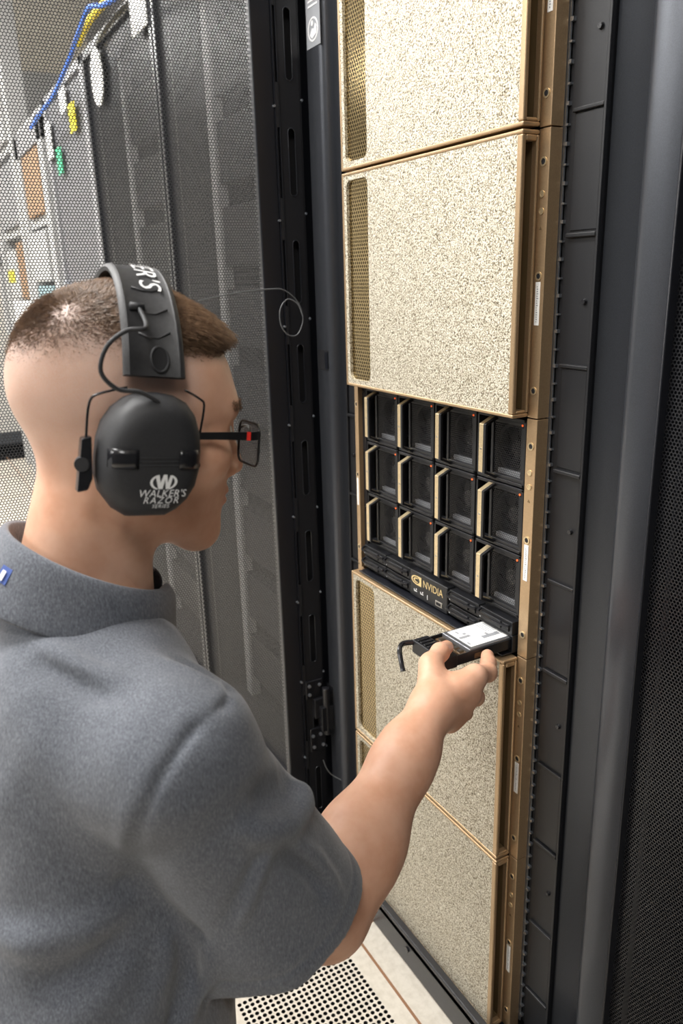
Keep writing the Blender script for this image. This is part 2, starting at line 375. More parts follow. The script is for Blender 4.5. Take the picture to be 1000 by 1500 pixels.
# hinge
def hinge(z):
    mb = MB().box(DX-.01, DX+.02, .004, .05, z-.02, z+.03).box(DX+.02, DX+.034, .014, .046, z-.05, z+.012)
    mb.box(DX, DX+.03, .046, .075, z-.055, z+.055); mb.cyl((DX+.026, .03, z-.062), (0, 0, 1), .009, .12, 14)
    mb.box(DX+.002, DX+.01, -.012, .03, z+.03, z+.075).box(DX+.002, DX+.01, -.006, .034, z-.11, z-.05)
    h = mb.build('hinge', 'plastic_gloss', door, bevel=.0015)
    for yy, zz in ((-.004, z+.064), (-.004, z+.042), (.022, z+.062), (0, z-.068), (.02, z-.068), (.002, z-.098), (.026, z-.098)): MB().cyl((DX+.01, yy, zz), (1, 0, 0), .0038, .003, 10).build('hinge_screw', 'zinc', h, smooth=True)
hinge(.385); hinge(1.95)
# thin earthing wire looped between post and open door
def spline(pts, n=8):
    P = [Vector(p) for p in pts]; out = []
    for i in range(len(P)-1):
        p0, p1, p2, p3 = P[max(i-1, 0)], P[i], P[i+1], P[min(i+2, len(P)-1)]
        for k in range(n):
            t = k/n; out.append(.5*((2*p1)+(-p0+p2)*t+(2*p0-5*p1+4*p2-p3)*t*t+(-p0+3*p1-3*p2+p3)*t**3))
    return out+[P[-1]]
wx = DX+.035
wp = [(wx, -.205, 1.310), (wx, -.13, 1.321), (wx, -.06, 1.326), (wx, -.03, 1.322), (wx, -.004, 1.300), (wx, .006, 1.268), (wx, -.006, 1.240), (wx, -.026, 1.238), (wx, -.042, 1.258), (wx, -.042, 1.288), (wx, -.025, 1.306), (wx+.004, -.006, 1.296), (wx+.008, .002, 1.272)]
tag(MB().tube(spline(wp, 7), .0013, 6).build('earthing_wire', 'wire', smooth=True), 'thin grey wire looping once in front of the slotted door channel', 'wire')
tag(MB().tube(spline([(wx, .012, .262), (wx+.005, .02, .235), (wx+.01, .035, .215), (wx+.03, .06, .2), (wx+.06, .08, .195)], 7), .0013, 6).build('ground_wire', 'wire', smooth=True), 'short thin wire hanging low beside the door hinge', 'wire')

# ================================================================== SERVERS
def ear(root, s, z0, z1, full=True):
    x0, x1 = (.2215, .2413) if s > 0 else (-.2413, -.2215)
    e = MB().box(x0, x1, .029, .049, z0+.0008, z1-.0008).build('ear', 'gold', root, bevel=.0008)
    H = z1-z0; xm = (x0+x1)/2
    if s < 0: xm = x0+.0075
    for zz in (z0+.037, z0+.183, z0+.3175):
        sc = MB().ring((xm, .0292, zz), (0, -1, 0), .0036, .0056, .0012, 18).build('screw', 'gold_lt', e, smooth=True)
        MB().cyl((xm, .0291, zz), (0, -1, 0), .0037, .0006, 6).build('screw_socket', 'dark_in', sc)
    lab = MB().box(xm-.0042, xm+.0042, .0284, .0291, z0+.122, z0+.176).build('serial_label', 'white', e); lab['label'] = 'white printed serial label'
    if s > 0:
        mb = MB(); rnd = random.Random(3)
        for i in range(16): mb.box(xm-.0012, xm-.0012+.0008+.0024*rnd.random(), .0281, .0284, z0+.126+i*.0029, z0+.1272+i*.0029)
        mb.build('label_print', 'grey_print', lab)
    if s > 0:
        for zz in (z0+.2805, z0+.2605): 
            b = MB().ring((xm, .0291, zz), (0, -1, 0), .0026, .0042, .0012, 16).cyl((xm, .0291, zz), (0, -1, 0), .0026, .0008, 12).build('button', 'gold_lt', e, smooth=True)
        MB().prism([(xm-.0025, z0+.2385), (xm+.0025, z0+.2385), (xm, z0+.2425)], .0286, .0292).build('warning_mark', 'gold_in', e)
    return e
def bezel(root, z0, z1):
    a, b = z0+.0016, z1-.0016; xl, xr = -.219, .2246; th = .028
    fr = .0055; fx1 = .2145
    mb = MB()
    # outer shell: left wall, top wall, bottom wall, right wall around the grip pocket
    mb.box(xl, xl+fr, 0, th, a, b); mb.box(xl+fr, xr, 0, th, b-fr, b); mb.box(xl+fr, xr, 0, th, a, a+fr)
    py0, py1, pz0, pz1 = .0065, .0235, a+.010, b-.013
    mb.box(fx1, xr, 0, py0, a+fr, b-fr); mb.box(fx1, xr, py1, th, a+fr, b-fr)
    mb.box(fx1, xr, py0, py1, a+fr, pz0); mb.box(fx1, xr, py0, py1, pz1, b-fr)
    bz = mb.build('bezel', 'gold', root, bevel=.0022); bz['label'] = 'champagne gold bezel frame with grip pocket on the right'
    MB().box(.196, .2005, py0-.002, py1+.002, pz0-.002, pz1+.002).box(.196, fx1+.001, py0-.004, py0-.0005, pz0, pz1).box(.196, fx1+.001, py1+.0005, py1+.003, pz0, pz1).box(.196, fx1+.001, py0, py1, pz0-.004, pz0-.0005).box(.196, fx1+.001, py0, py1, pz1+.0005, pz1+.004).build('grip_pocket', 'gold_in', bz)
    # textured metal-foam face with a rounded window on the left
    wx0, wx1, wz0, wz1, r = -.205, -.137, a+.0125, b-.0125, .012
    f = MB(); y = .0012; X0, X1, Z0, Z1 = xl+fr-.001, fx1+.001, a+fr-.001, b-fr+.001
    f.box(wx1, X1, y, y+.005, Z0, Z1).box(X0, wx0, y, y+.005, Z0, Z1).box(wx0, wx1, y, y+.005, wz1, Z1).box(wx0, wx1, y, y+.005, Z0, wz0)
    n = 5
    for sx, cx in ((1, wx1), (-1, wx0)):
        for sz, cz in ((1, wz1), (-1, wz0)):
            f.prism([(cx, cz)] + [(cx-sx*r+sx*r*math.cos(PI/2*i/n), cz-sz*r+sz*r*math.sin(PI/2*i/n)) for i in range(n+1)], y, y+.005)
    fo = f.build('foam_panel', 'foam', bz); fo['label'] = 'cream gold porous metal foam panel'
    MB().box(wx0-.002, wx1+.002, .0062, .008, wz0-.002, wz1+.002).build('grille_strip', 'strip', bz)
    return bz
labels = {1: 'topmost gold server with cream foam bezel, cut off by the picture top', 0: 'second gold server from the top with complete cream foam bezel',
          -1: '', -2: 'gold server with cream foam bezel just under the hand', -3: 'lowest gold server with foam bezel next to the floor'}
servers = {}
for k in (1, 0, -1, -2, -3):
    z0, z1 = zb(k+1), zb(k+2)
    if k == -1:
        root = thing('server', 'gold server without bezel showing twelve black fan modules', 'server', group='rack servers stacked in the open cabinet')
        servers[k] = root
    else:
        root = thing('server', labels[k], 'server', group='rack servers stacked in the open cabinet'); servers[k] = root
        bezel(root, z0, z1)
    MB().box(-.2195, .2195, .0495, .27, z0+.001, z1-.001).build('chassis', 'dark_in', root) if k != -1 else None
    for s in (-1, 1): ear(root, s, z0, z1)

# ------------------------------------------------------------------ the server without a bezel
U = servers[-1]; z0, z1 = zb(0), zb(1)
MB().box(-.2195, .2195, .10, .27, z0+.001, z1-.001).build('chassis', 'dark_in', U)
mb = MB()
mb.box(-.2215, -.2165, .022, .10, z0+.001, z1-.001).build('chassis_side', 'gold', U); 
mb = MB().box(-.2165, -.205, .031, .05, z0+.001, z1-.001).build('side_strip', 'black', U)
for zz in (z1-.012, z1-.125, z1-.235): MB().cyl((-.211, .031, zz), (0, -1, 0), .003, .0015, 10).build('strip_screw', 'plastic_gloss', mb)
FX0, FP, FW = -.2035, .1062, .1035
FZ = [z1-.0025-.0985*(r+1) for r in range(3)]; FH = .0965
fan_proto = None
def fan_module(ox, oz):
    """origin at lower-left corner of the module"""
    root = bpy.data.objects.new('fan_module', None)
    w, h = FW, FH
    y = .034
    # moulded carrier: outer lip, finger pocket on the left, framed mesh on the right
    fr = MB()
    fr.box(0, w, y-.003, y+.012, 0, .005).box(0, w, y-.003, y+.012, h-.005, h).box(0, .004, y-.003, y+.012, 0, h).box(w-.005, w, y-.003, y+.012, 0, h)
    fr.box(.004, .030, y+.024, y+.026, .005, h-.005).box(.0285, .034, y-.001, y+.026, .005, h-.005)
    fr.box(.034, w-.005, y-.0015, y+.006, .005, .010).box(.034, w-.005, y-.0015, y+.006, h-.010, h-.005).box(w-.011, w-.005, y-.0015, y+.006, .012, h-.012)
    body = fr.build('fan_module', 'plastic', None, bevel=.0009)
    MB().add([(.034, y+.001, .009), (w-.011, y+.001, .009), (w-.011, y+.001, h-.009), (.034, y+.001, h-.009)], [(0, 1, 2, 3)]).build('fan_grille', 'fan_mesh', body)
    # projecting gold pull handle, both ends sloping back to the carrier, black core beside it
    def pull(xa, xb, oy, oz):
        pr_o = [(y+.001, h-.0015-oz), (.0105+oy, h-.0125-oz), (.0105+oy, .0135+oz), (y+.001, .0015+oz)]
        pr_i = [(y+.001, h-.006-oz), (.0145+oy, h-.015-oz), (.0145+oy, .016+oz), (y+.001, .006+oz)]
        v = []
        for xx in (xa, xb): v += [(xx, p[0], p[1]) for p in pr_o] + [(xx, p[0], p[1]) for p in pr_i]
        f = []
        for i in range(3): f += [(i, i+1, 5+i, 4+i), (8+i, 12+i, 13+i, 9+i), (i, 8+i, 9+i, i+1), (4+i, 5+i, 13+i, 12+i)]
        return MB().add(v, f+[(0, 4, 12, 8), (3, 11, 15, 7)])
    pull(.0285, .0385, 0, 0).build('handle', 'gold_lt', body, bevel=.0006)
    pull(.0385, .0440, -.0008, -.0006).build('handle_core', 'plastic', body, bevel=.0006)
    MB().cyl((.0335, .0106, h*.5), (0, -1, 0), .0017, .0007, 10).build('handle_rivet', 'steel', body)
    MB().cyl((w-.0085, y-.001, h-.0085), (0, -1, 0), .0016, .0015, 10).build('status_led', 'led', body)
    MB().box(.038, w-.012, y+.006, y+.012, .010, .017).build('painted_glow_bar', 'grey_print', body)  # grey bar added to imitate light showing through the lower mesh
    # fan rotor behind the mesh
    rot = MB(); cx, cz, yr = .066, h/2, .050
    rot.cyl((cx, yr+.012, cz), (0, -1, 0), .013, .012, 18)
    for k in range(7):
        a = 2*PI*k/7; v = []
        for rr, tw in ((.012, .35), (.022, .5), (.032, .6)):
            for s in (-1, 1):
                aa = a + s*tw*.6; v.append((cx+rr*math.cos(aa), yr+.006+s*.006, cz+rr*math.sin(aa)))
        rot.add(v, [(0, 1, 3, 2), (2, 3, 5, 4)])
    rot.build('fan_rotor', 'plastic_gloss', body)
    MB().ring((cx, yr-.004, cz), (0, 1, 0), .033, .038, .02, 28).build('fan_shroud', 'plastic', body)
    return body
proto = fan_module(0, 0)
for r in range(3):
    for c in range(4):
        o = proto if (r == 0 and c == 0) else copy_tree(proto)
        o.parent = U; o.location = (FX0+c*FP, 0, FZ[r])
# lower deck: drive bays and name plate
mb = MB().box(-.2165, .2215, .036, .05, z0+.001, z0+.056).build('lower_deck', 'black', U)
def drive_front(x0, x1, za, zc):
    d = MB().box(x0, x1, .022, .05, za, zc).box(x0+.004, x1-.024, .0195, .024, za+.0025, zc-.006).box(x1-.020, x1-.006, .0195, .023, za+.004, zc-.006).build('drive_carrier', 'plastic', U, bevel=.0012)
    lv = MB().tube(spline([(x0+.003, .021, zc-.003), (x0+.006, .013, zc-.006), (x0+.02, .0145, zc-.0085), (x1-.022, .0155, zc-.0085), (x1-.004, .019, zc-.0075)], 4), .0024, 6).build('carrier_lever', 'plastic_gloss', d, smooth=True)
    MB().cyl((x0+.004, .0215, za+.006), (0, -1, 0), .0016, .002, 8).build('carrier_light', 'zinc', d)
bays = [(-.2035, -.129), (-.126, -.0485), (.0645, .139), (.142, .2165)]
for i, (xa, xb) in enumerate(bays):
    drive_front(xa, xb, z0+.031, z0+.052)
    if i < 3: drive_front(xa, xb, z0+.0075, z0+.0285)
    else:
        bay = MB().box(xa, xb, .022, .05, z0+.0285, z0+.031).box(xa, xb, .022, .05, z0+.004, z0+.0065).box(xa-.003, xa, .022, .05, z0+.004, z0+.031).box(xb, xb+.002, .022, .05, z0+.004, z0+.031).build('empty_bay', 'plastic', U)
plate = MB().box(-.0465, .0615, .020, .05, z0+.005, z0+.0535).build('name_plate', 'plastic', U, bevel=.0025); plate['label'] = 'black name plate with gold lettering and a port'
# gold wordmark with the eye emblem
me = text_mesh('NVIDIA', .0188, 0, 0, 1.0)
wm = link('wordmark', me, 'gold_print', plate)
for v in me.vertices: v.co = (v.co.x*.92+.022, .0193, v.co.y+z0+.0375)
mb = MB(); ex, ez = -.0245, z0+.0385
def arcpts(cx, cz, rx, rz, a0, a1, n=14): return [(cx+rx*math.cos(a0+(a1-a0)*i/n), cz+rz*math.sin(a0+(a1-a0)*i/n)) for i in range(n+1)]
def band(poly_o, poly_i):
    n = len(poly_o); v = [(p[0], .0192, p[1]) for p in poly_o] + [(p[0], .0192, p[1]) for p in poly_i]
    mb.add(v, [(i, i+1, n+i+1, n+i) for i in range(n-1)])
mb.add([(p[0], .0193, p[1]) for p in [(ex-.001, ez+.0085), (ex+.0135, ez+.0085), (ex+.0135, ez-.0085), (ex-.001, ez-.0085), (ex-.001, ez-.0062)] + arcpts(ex-.001, ez, .0092, .0062, -PI/2, PI/2, 10)], [tuple(range(16))])
band(arcpts(ex-.001, ez, .0150, .0082, PI*.5, PI*1.5), arcpts(ex-.001, ez, .0115, .0060, PI*.5, PI*1.5))
band(arcpts(ex-.0005, ez, .0090, .0045, PI*.35, PI*1.65), arcpts(ex, ez, .0055, .0026, PI*.35, PI*1.65))
mb.build('eye_emblem', 'gold_print', plate)
mb = MB().box(.030, .0485, .0188, .0202, z0+.012, z0+.0215).build('port', 'steel', plate, bevel=.0006); MB().box(.033, .0455, .0184, .019, z0+.0145, z0+.0195).build('port_slot', 'dark_in', mb)
mb = MB()
for xx in (-.033, -.014): mb.box(xx, xx+.0085, .0192, .0201, z0+.0165, z0+.0178).box(xx, xx+.0012, .0192, .0201, z0+.0165, z0+.0205).box(xx+.006, xx+.0075, .0192, .0201, z0+.0195, z0+.0225)
mb.box(.006, .0072, .0192, .0201, z0+.013, z0+.021); mb.build('plate_marks', 'white_print', plate)
mb = MB().box(-.20, .215, .006, .026, z0+.0008, z0+.0032).build('drip_lip', 'black_sat', U, bevel=.0008)

# ------------------------------------------------------------------ the drive being pulled out
dr = thing('storage_drive', 'white labelled solid state drive in black carrier held by the hand', 'drive', (0, 0, 0))
dz0, dz1 = z0+.0085, z0+.0265; dxa, dxb = .1425, .2125
MB().box(dxa+.0015, dxb-.0015, -.052, .048, dz0+.003, dz1).build('drive_body', simple('drive_aluminium', (.30, .31, .33), .35, .8), dr, bevel=.002)
lab = MB().box(dxa+.006, dxb-.0065, -.045, .036, dz1-.0004, dz1+.0005).build('drive_label', 'white', dr); lab['label'] = 'white printed label on the drive lid'
mb = MB(); zt, zt2 = dz1+.0004, dz1+.0008
mb.box(dxa+.03, dxa+.036, -.043, -.024, zt, zt2).box(dxa+.044, dxa+.052, -.012, .018, zt, zt2)
rr = random.Random(5)
for i in range(7): mb.box(dxa+.010, dxa+.010+.012+.02*rr.random(), .006+i*.004, .0072+i*.004, zt, zt2)
for i in range(5): mb.box(dxa+.042, dxa+.046+.008*rr.random(), .014+i*.0035, .0152+i*.0035, zt, zt2)
mb.box(dxa+.012, dxa+.020, -.036, -.033, zt, zt2).box(dxa+.022, dxa+.027, -.03, -.025, zt, zt2).box(dxa+.038, dxa+.045, -.001, .003, zt, zt2).box(dxa+.050, dxa+.057, -.043, -.04, zt, zt2)
mb.build('label_print', 'grey_print', lab)
car = MB().box(dxa-.001, dxa+.0015, -.085, .05, dz0, dz1-.002).box(dxb-.0015, dxb+.001, -.085, .05, dz0, dz1-.002).box(dxa, dxb, -.085, .04, dz0, dz0+.003).build('carrier_tray', 'plastic', dr, bevel=.0006)
MB().box(dxb+.001, dxb+.0016, -.045, -.02, dz0+.003, dz0+.011).build('side_board', 'pcb', dr)
MB().box(dxa+.004, dxb-.004, -.066, -.053, dz0+.003, dz1-.006).build('connector_board', 'pcb', dr)
mb = MB()
for i in range(5): mb.box(dxa+.010+i*.011, dxa+.016+i*.011, -.064, -.056, dz1-.006, dz1-.003)
mb.build('board_chips', 'steel', dr)
fa = MB().box(dxa-.002, dxb+.002, -.104, -.076, dz0-.002, dz1+.001); 
fa = fa.build('carrier_face', 'plastic', dr, bevel=.002)
mb = MB()
for i in range(6): mb.box(dxa+.006+i*.0085, dxa+.0105+i*.0085, -.101, -.080, dz1+.0005, dz1+.0028)
mb.build('face_vents', 'plastic_gloss', dr, bevel=.0006)
mb = MB()
mb.tube(spline([(dxa+.0, -.100, dz1-.004), (dxa-.004, -.118, dz1-.003), (dxa+.004, -.130, dz1-.006), (dxa+.018, -.137, dz1-.016), (dxa+.028, -.140, dz1-.028)], 5), [.0042]*6+[.0038]*8+[.0036]*6+[.0045], 8)
mb.build('latch_lever', 'plastic_gloss', dr, smooth=True)

# ================================================================== ROW OF CLOSED CABINETS
def closed_cabinet(x0, x1, label, mesh='row_mesh', frame='black_sat', yd=.040, edge=.006, seam=.03, bright=False):
    t = thing('closed_cabinet', label, 'cabinet', group='closed cabinets of the same row')
    f = MB().box(x0, x0+edge, yd-.012, yd+.02, .05, 2.10).box(x1-edge, x1, yd-.012, yd+.02, .05, 2.10).box(x0, x1, yd-.012, yd+.02, .05, .05+seam).box(x0, x1, yd-.012, yd+.02, 2.10-seam, 2.10)
    f = f.build('door_frame', frame, t, bevel=.002)
    MB().add([(x0+edge, yd, .05+seam), (x1-edge, yd, .05+seam), (x1-edge, yd, 2.10-seam), (x0+edge, yd, 2.10-seam)], [(0, 1, 2, 3)]).build('perforated_door', mesh, t)
    MB().box(x0+.002, x0+.012, yd+.03, 1.1, .02, 2.12).box(x1-.012, x1-.002, yd+.03, 1.1, .02, 2.12).box(x0+.002, x1-.002, yd+.03, 1.1, 2.10, 2.12).box(x0+.002, x1-.002, .9, .92, .02, 2.12).box(x0+.002, x1-.002, yd+.0, 1.1, 0, .05).build('cabinet_shell', frame, t)
    return t
right_cab = closed_cabinet(.428, 1.23, 'closed mesh door cabinet at the right edge of the picture', edge=.004)
MB().box(.44, 1.22, .20, .22, .05, 2.09).build('inner_panel', 'dark_in', right_cab)
ca = closed_cabinet(-1.225, -.478, 'nearest closed cabinet seen through the open mesh door', yd=.030, edge=.02)
cb = closed_cabinet(-2.03, -1.235, 'second closed cabinet along the row, with white sign sheet', yd=.030, edge=.02)
for t, xs in ((ca, (-1.12, -.56)), (cb, (-1.93, -1.35))):
    for x in xs: MB().box(x-.02, x+.02, .12, .15, .05, 2.08).build('inner_rail', 'pale', t)
    xm = sum(xs)/2
    for i in range(9): MB().box(xs[0]+.02, xs[1]-.02, .13, .5, .12+i*.21, .27+i*.21).build('equipment', 'dark_in' if i % 3 else 'plastic', t)
cc = closed_cabinet(-2.83, -2.04, 'light grey closed cabinet with yellow and green stickers', mesh='row_mesh_lt', frame='grey_rack', yd=.030, edge=.05)
for x, t in ((-2.10, cc), (-2.72, cc)):
    h = MB().box(x-.03, x+.03, -.005, .02, 1.02, 1.36).build('swing_handle', 'zinc', t, bevel=.006)
    MB().box(x-.018, x+.018, -.03, -.004, 1.05, 1.30).build('grip', 'zinc', h, bevel=.006)
# things stuck on the doors and on top of the row
n = 26
tag(MB().prism([(-1.826+.072*math.cos(2*PI*i/n), 1.985+.085*math.sin(2*PI*i/n)) for i in range(n)], .012, .016).build('oval_sign', 'white'), 'white oval sign on the second closed cabinet door', 'sign')
tag(MB().box(-1.385, -1.245, .011, .015, 1.99, 2.20).build('paper_sheet', 'white'), 'white paper sheet hung at the top of the second closed cabinet', 'paper')
tag(MB().box(-2.30, -2.20, .012, .016, 1.89, 1.985).build('warning_label', 'yellow'), 'yellow sticker on the nearer light grey cabinet', 'sticker')
tag(MB().box(-2.62, -2.53, .012, .016, 1.78, 1.88).build('status_label', 'green'), 'green sticker on the nearer light grey cabinet', 'sticker')
tag(MB().box(-.93, -.86, .011, .015, 1.96, 2.03).build('rack_label', 'green'), 'green sticker at the top of the nearest closed cabinet', 'sticker')
tag(MB().box(-2.44, -2.33, .012, .016, 1.98, 2.06).build('name_tag', 'white'), 'white name tag above the yellow sticker', 'tag')
tag(MB().box(-2.80, -2.69, .012, .016, 1.86, 2.0).build('notice_sheet', 'white'), 'white notice on the nearer light grey cabinet edge', 'paper')
BLUE_PATH = [(-1.257, -0.055, 2.047), (-1.41, -0.055, 2.068), (-1.561, -0.055, 2.102), (-1.683, -0.055, 2.084), (-1.9, -0.055, 2.04), (-2.202, -0.055, 1.996), (-2.473, -0.055, 1.988), (-2.74, -0.055, 1.974)]
YELLOW_PATH = [(-1.432, -0.018, 2.105), (-1.55, -0.018, 2.11), (-1.679, -0.018, 2.114), (-1.807, -0.018, 2.109), (-1.899, -0.018, 2.094)]
tag(MB().tube(spline(BLUE_PATH, 8), .007, 8).build('blue_network_cable', 'blue_cable', smooth=True), 'blue network cable drooping from the top of the row', 'cable')
tag(MB().tube(spline(YELLOW_PATH, 8), .011, 8).build('yellow_network_cable', 'yellow_cable', smooth=True), 'yellow network cable over the top of the row', 'cable')
# far end of the row: open equipment racks with pale uprights, shelves and devices
M['brown_box'] = simple('cardboard', (.30, .19, .11), .8, grain=.1, gscale=60)
M['teal'] = simple('teal_device', (.20, .30, .32), .5)
def open_rack(x0, x1, h, label, items):
    t = thing('equipment_rack', label, 'rack', (0, 0, 0), 'open equipment racks at the far end of the row')
    for x in (x0+.05, x1-.05): MB().box(x-.05, x+.05, .0, .10, 0, h).build('upright', 'pale', t, bevel=.004)
    MB().box(x0, x1, .0, .10, h-.10, h).build('top_bar', 'grey_rack', t); MB().box(x0, x1, .70, .72, .0, h).build('rear_panel', 'grey_rack', t)
    for z in (.14, .55, .97, 1.62, 2.05): MB().box(x0+.02, x1-.02, .02, .68, z, z+.045).build('shelf', 'pale' if z != .97 else 'grey_rack', t)
    for k, (xa, xb, za, zc, m) in enumerate(items): MB().box(xa, xb, .0, .5, za, zc).build('device', m, t, bevel=.006)
    return t
open_rack(-3.62, -2.86, 2.06, 'open equipment rack just beyond the light grey cabinet', [(-3.45, -3.02, 1.016, 1.20, 'pale'), (-3.45, -3.02, 1.20, 1.34, 'teal'), (-3.5, -3.05, 1.36, 1.60, 'pale'), (-3.5, -3.0, .596, .93, 'grey_rack'), (-3.45, -3.0, 1.666, 1.95, 'brown_box')])
open_rack(-4.72, -3.68, 2.96, 'tall open equipment rack at the far end of the row', [(-4.5, -3.8, 1.016, 1.26, 'white'), (-4.5, -4.1, 1.27, 1.55, 'pale'), (-4.05, -3.82, 1.27, 1.58, 'brown_box'), (-4.5, -3.8, .596, .90, 'pale'), (-4.5, -3.8, 1.666, 2.0, 'grey_rack'), (-4.4, -3.9, 2.1, 2.45, 'pale')])
for i, (x, z, lb) in enumerate(((-4.36, 1.40, 'yellow label on the pale device of the tall open rack'), (-3.30, 1.12, 'yellow label on the device of the nearer open rack'))):
    tag(MB().box(x-.12, x+.12, -.006, -.0008, z-.035, z+.035).build('inventory_label', 'yellow'), lb, 'label')
tag(MB().box(-4.62, -4.50, -.006, -.0008, 2.20, 2.34).build('fire_notice', 'red'), 'small red notice on the tall open rack', 'sign')
t = thing('cable_column', 'pale cable column rising to the ceiling at the far end', 'column', (0, 0, 0))
MB().box(-5.5, -5.38, .05, .17, 0, CEIL-.002).build('shaft', 'pale', t, bevel=.01)
for z in (.6, 1.5, 2.4): MB().box(-5.52, -5.36, .03, .19, z, z+.05).build('bracket', 'grey_rack', t)

# ================================================================== THE PERSON
# signed distance modelling: every body part is a smooth blend of tapered limbs and ellipsoids, meshed with surface nets
V3 = lambda *a: np.array(a, float)
def cone(P, a, b, ra, rb):
    a = np.asarray(a, float); b = np.asarray(b, float); d = b-a; t = np.clip((P-a) @ d / (d @ d), 0, 1)
    return np.linalg.norm(P - a - t[:, None]*d, axis=1) - (ra + t*(rb-ra))
def ell(P, c, r, R=None):
    p = P - np.asarray(c, float)
    if R is not None: p = p @ R
    r = np.asarray(r, float); k0 = np.linalg.norm(p/r, axis=1); k1 = np.linalg.norm(p/(r*r), axis=1) + 1e-9
    return k0*(k0-1)/k1
def smin(a, b, k):
    h = np.maximum(k-np.abs(a-b), 0)/k; return np.minimum(a, b) - h*h*k*.25
def smax(a, b, k): return -smin(-a, -b, k)
def chain(P, pts, rs, k=.006):
    d = None
    for i in range(len(pts)-1):
        c = cone(P, pts[i], pts[i+1], rs[i], rs[i+1]); d = c if d is None else smin(d, c, k)
    return d
def surface(sdf, lo, hi, h, smooth=1):
    lo = np.asarray(lo, float); hi = np.asarray(hi, float); n = np.ceil((hi-lo)/h).astype(int)+1
    B = 8; nb = (n + B-1)//B; n = nb*B
    g = np.full(n, 1.0, np.float32)
    bi = np.stack(np.meshgrid(*[np.arange(k) for k in nb], indexing='ij'), -1).reshape(-1, 3)
    cen = lo + (bi*B + (B-1)/2)*h; d = sdf(cen)
    sgn = np.sign(d); R = h*B*.5*1.75 + .012
    g4 = g.reshape(nb[0], B, nb[1], B, nb[2], B); g4[bi[:, 0], :, bi[:, 1], :, bi[:, 2], :] = np.where(d > 0, 1., -1.)[:, None, None, None]
    act = bi[np.abs(d) < R]; off = np.stack(np.meshgrid(*[np.arange(B)]*3, indexing='ij'), -1).reshape(-1, 3)
    for s in range(0, len(act), 400):
        a = act[s:s+400]; idx = (a[:, None, :]*B + off[None]).reshape(-1, 3)
        g[idx[:, 0], idx[:, 1], idx[:, 2]] = sdf(lo + idx*h)
    ins = g < 0
    c = np.zeros(tuple(n-1), np.uint8); cs = [(i, j, k) for i in (0, 1) for j in (0, 1) for k in (0, 1)]
    for i, j, k in cs: c += ins[i:n[0]-1+i, j:n[1]-1+j, k:n[2]-1+k]
    cells = np.argwhere((c > 0) & (c < 8)); vid = np.full(tuple(n-1), -1, np.int32); vid[tuple(cells.T)] = np.arange(len(cells))
    acc = np.zeros((len(cells), 3)); cnt = np.zeros(len(cells))
    for a in cs:
        for ax in range(3):
            if a[ax]: continue
            b = list(a); b[ax] = 1
            ia = cells+np.array(a); ib = cells+np.array(b); va = g[tuple(ia.T)]; vb = g[tuple(ib.T)]
            m = (va < 0) != (vb < 0); t = va[m]/(va[m]-vb[m])
            acc[m] += ia[m] + t[:, None]*(ib[m]-ia[m]); cnt[m] += 1
    verts = lo + acc/cnt[:, None]*h
    faces = []
    for ax in range(3):
        o = [i for i in range(3) if i != ax]; sl0 = [slice(None)]*3; sl1 = [slice(None)]*3
        sl0[ax] = slice(0, n[ax]-1); sl1[ax] = slice(1, n[ax]); e = ins[tuple(sl0)] != ins[tuple(sl1)]
        p = np.argwhere(e); p = p[(p[:, o[0]] > 0) & (p[:, o[1]] > 0) & (p[:, o[0]] < n[o[0]]-1) & (p[:, o[1]] < n[o[1]]-1)]
        q = []
        for da, db in ((-1, -1), (0, -1), (0, 0), (-1, 0)):
            r = p.copy(); r[:, o[0]] += da; r[:, o[1]] += db; q.append(vid[tuple(r.T)])
        q = np.stack(q, 1); flip = ins[tuple(p.T)] ^ (ax == 1)
        q[~flip] = q[~flip][:, ::-1]; faces.append(q)
    faces = np.concatenate(faces)
    for _ in range(smooth):
        s = np.zeros_like(verts); k = np.zeros(len(verts))
        for a, b in ((0, 1), (1, 2), (2, 3), (3, 0)):
            np.add.at(s, faces[:, a], verts[faces[:, b]]); np.add.at(s, faces[:, b], verts[faces[:, a]]); np.add.at(k, faces[:, a], 1); np.add.at(k, faces[:, b], 1)
        verts = verts*.5 + .5*s/np.maximum(k, 1)[:, None]
    return verts, faces
def nmesh(name, parts):
    vs = np.concatenate([p[0] for p in parts]); o = 0; fs = []
    for v, f in parts: fs.append(f+o); o += len(v)
    fs = np.concatenate(fs); me = bpy.data.meshes.new(name)
    me.vertices.add(len(vs)); me.vertices.foreach_set('co', vs.astype(np.float32).ravel())
    me.loops.add(len(fs)*4); me.loops.foreach_set('vertex_index', fs.astype(np.int32).ravel())
    me.polygons.add(len(fs)); me.polygons.foreach_set('loop_start', np.arange(0, len(fs)*4, 4, dtype=np.int32)); me.polygons.foreach_set('loop_total', np.full(len(fs), 4, np.int32))
    me.update(calc_edges=True); me.validate(); me.polygons.foreach_set('use_smooth', [True]*len(me.polygons)); return me
def rotx(a): c, s = math.cos(a), math.sin(a); return np.array([[1, 0, 0], [0, c, -s], [0, s, c]])
def roty(a): c, s = math.cos(a), math.sin(a); return np.array([[c, 0, s], [0, 1, 0], [-s, 0, c]])
def rotz(a): c, s = math.cos(a), math.sin(a); return np.array([[c, -s, 0], [s, c, 0], [0, 0, 1]])

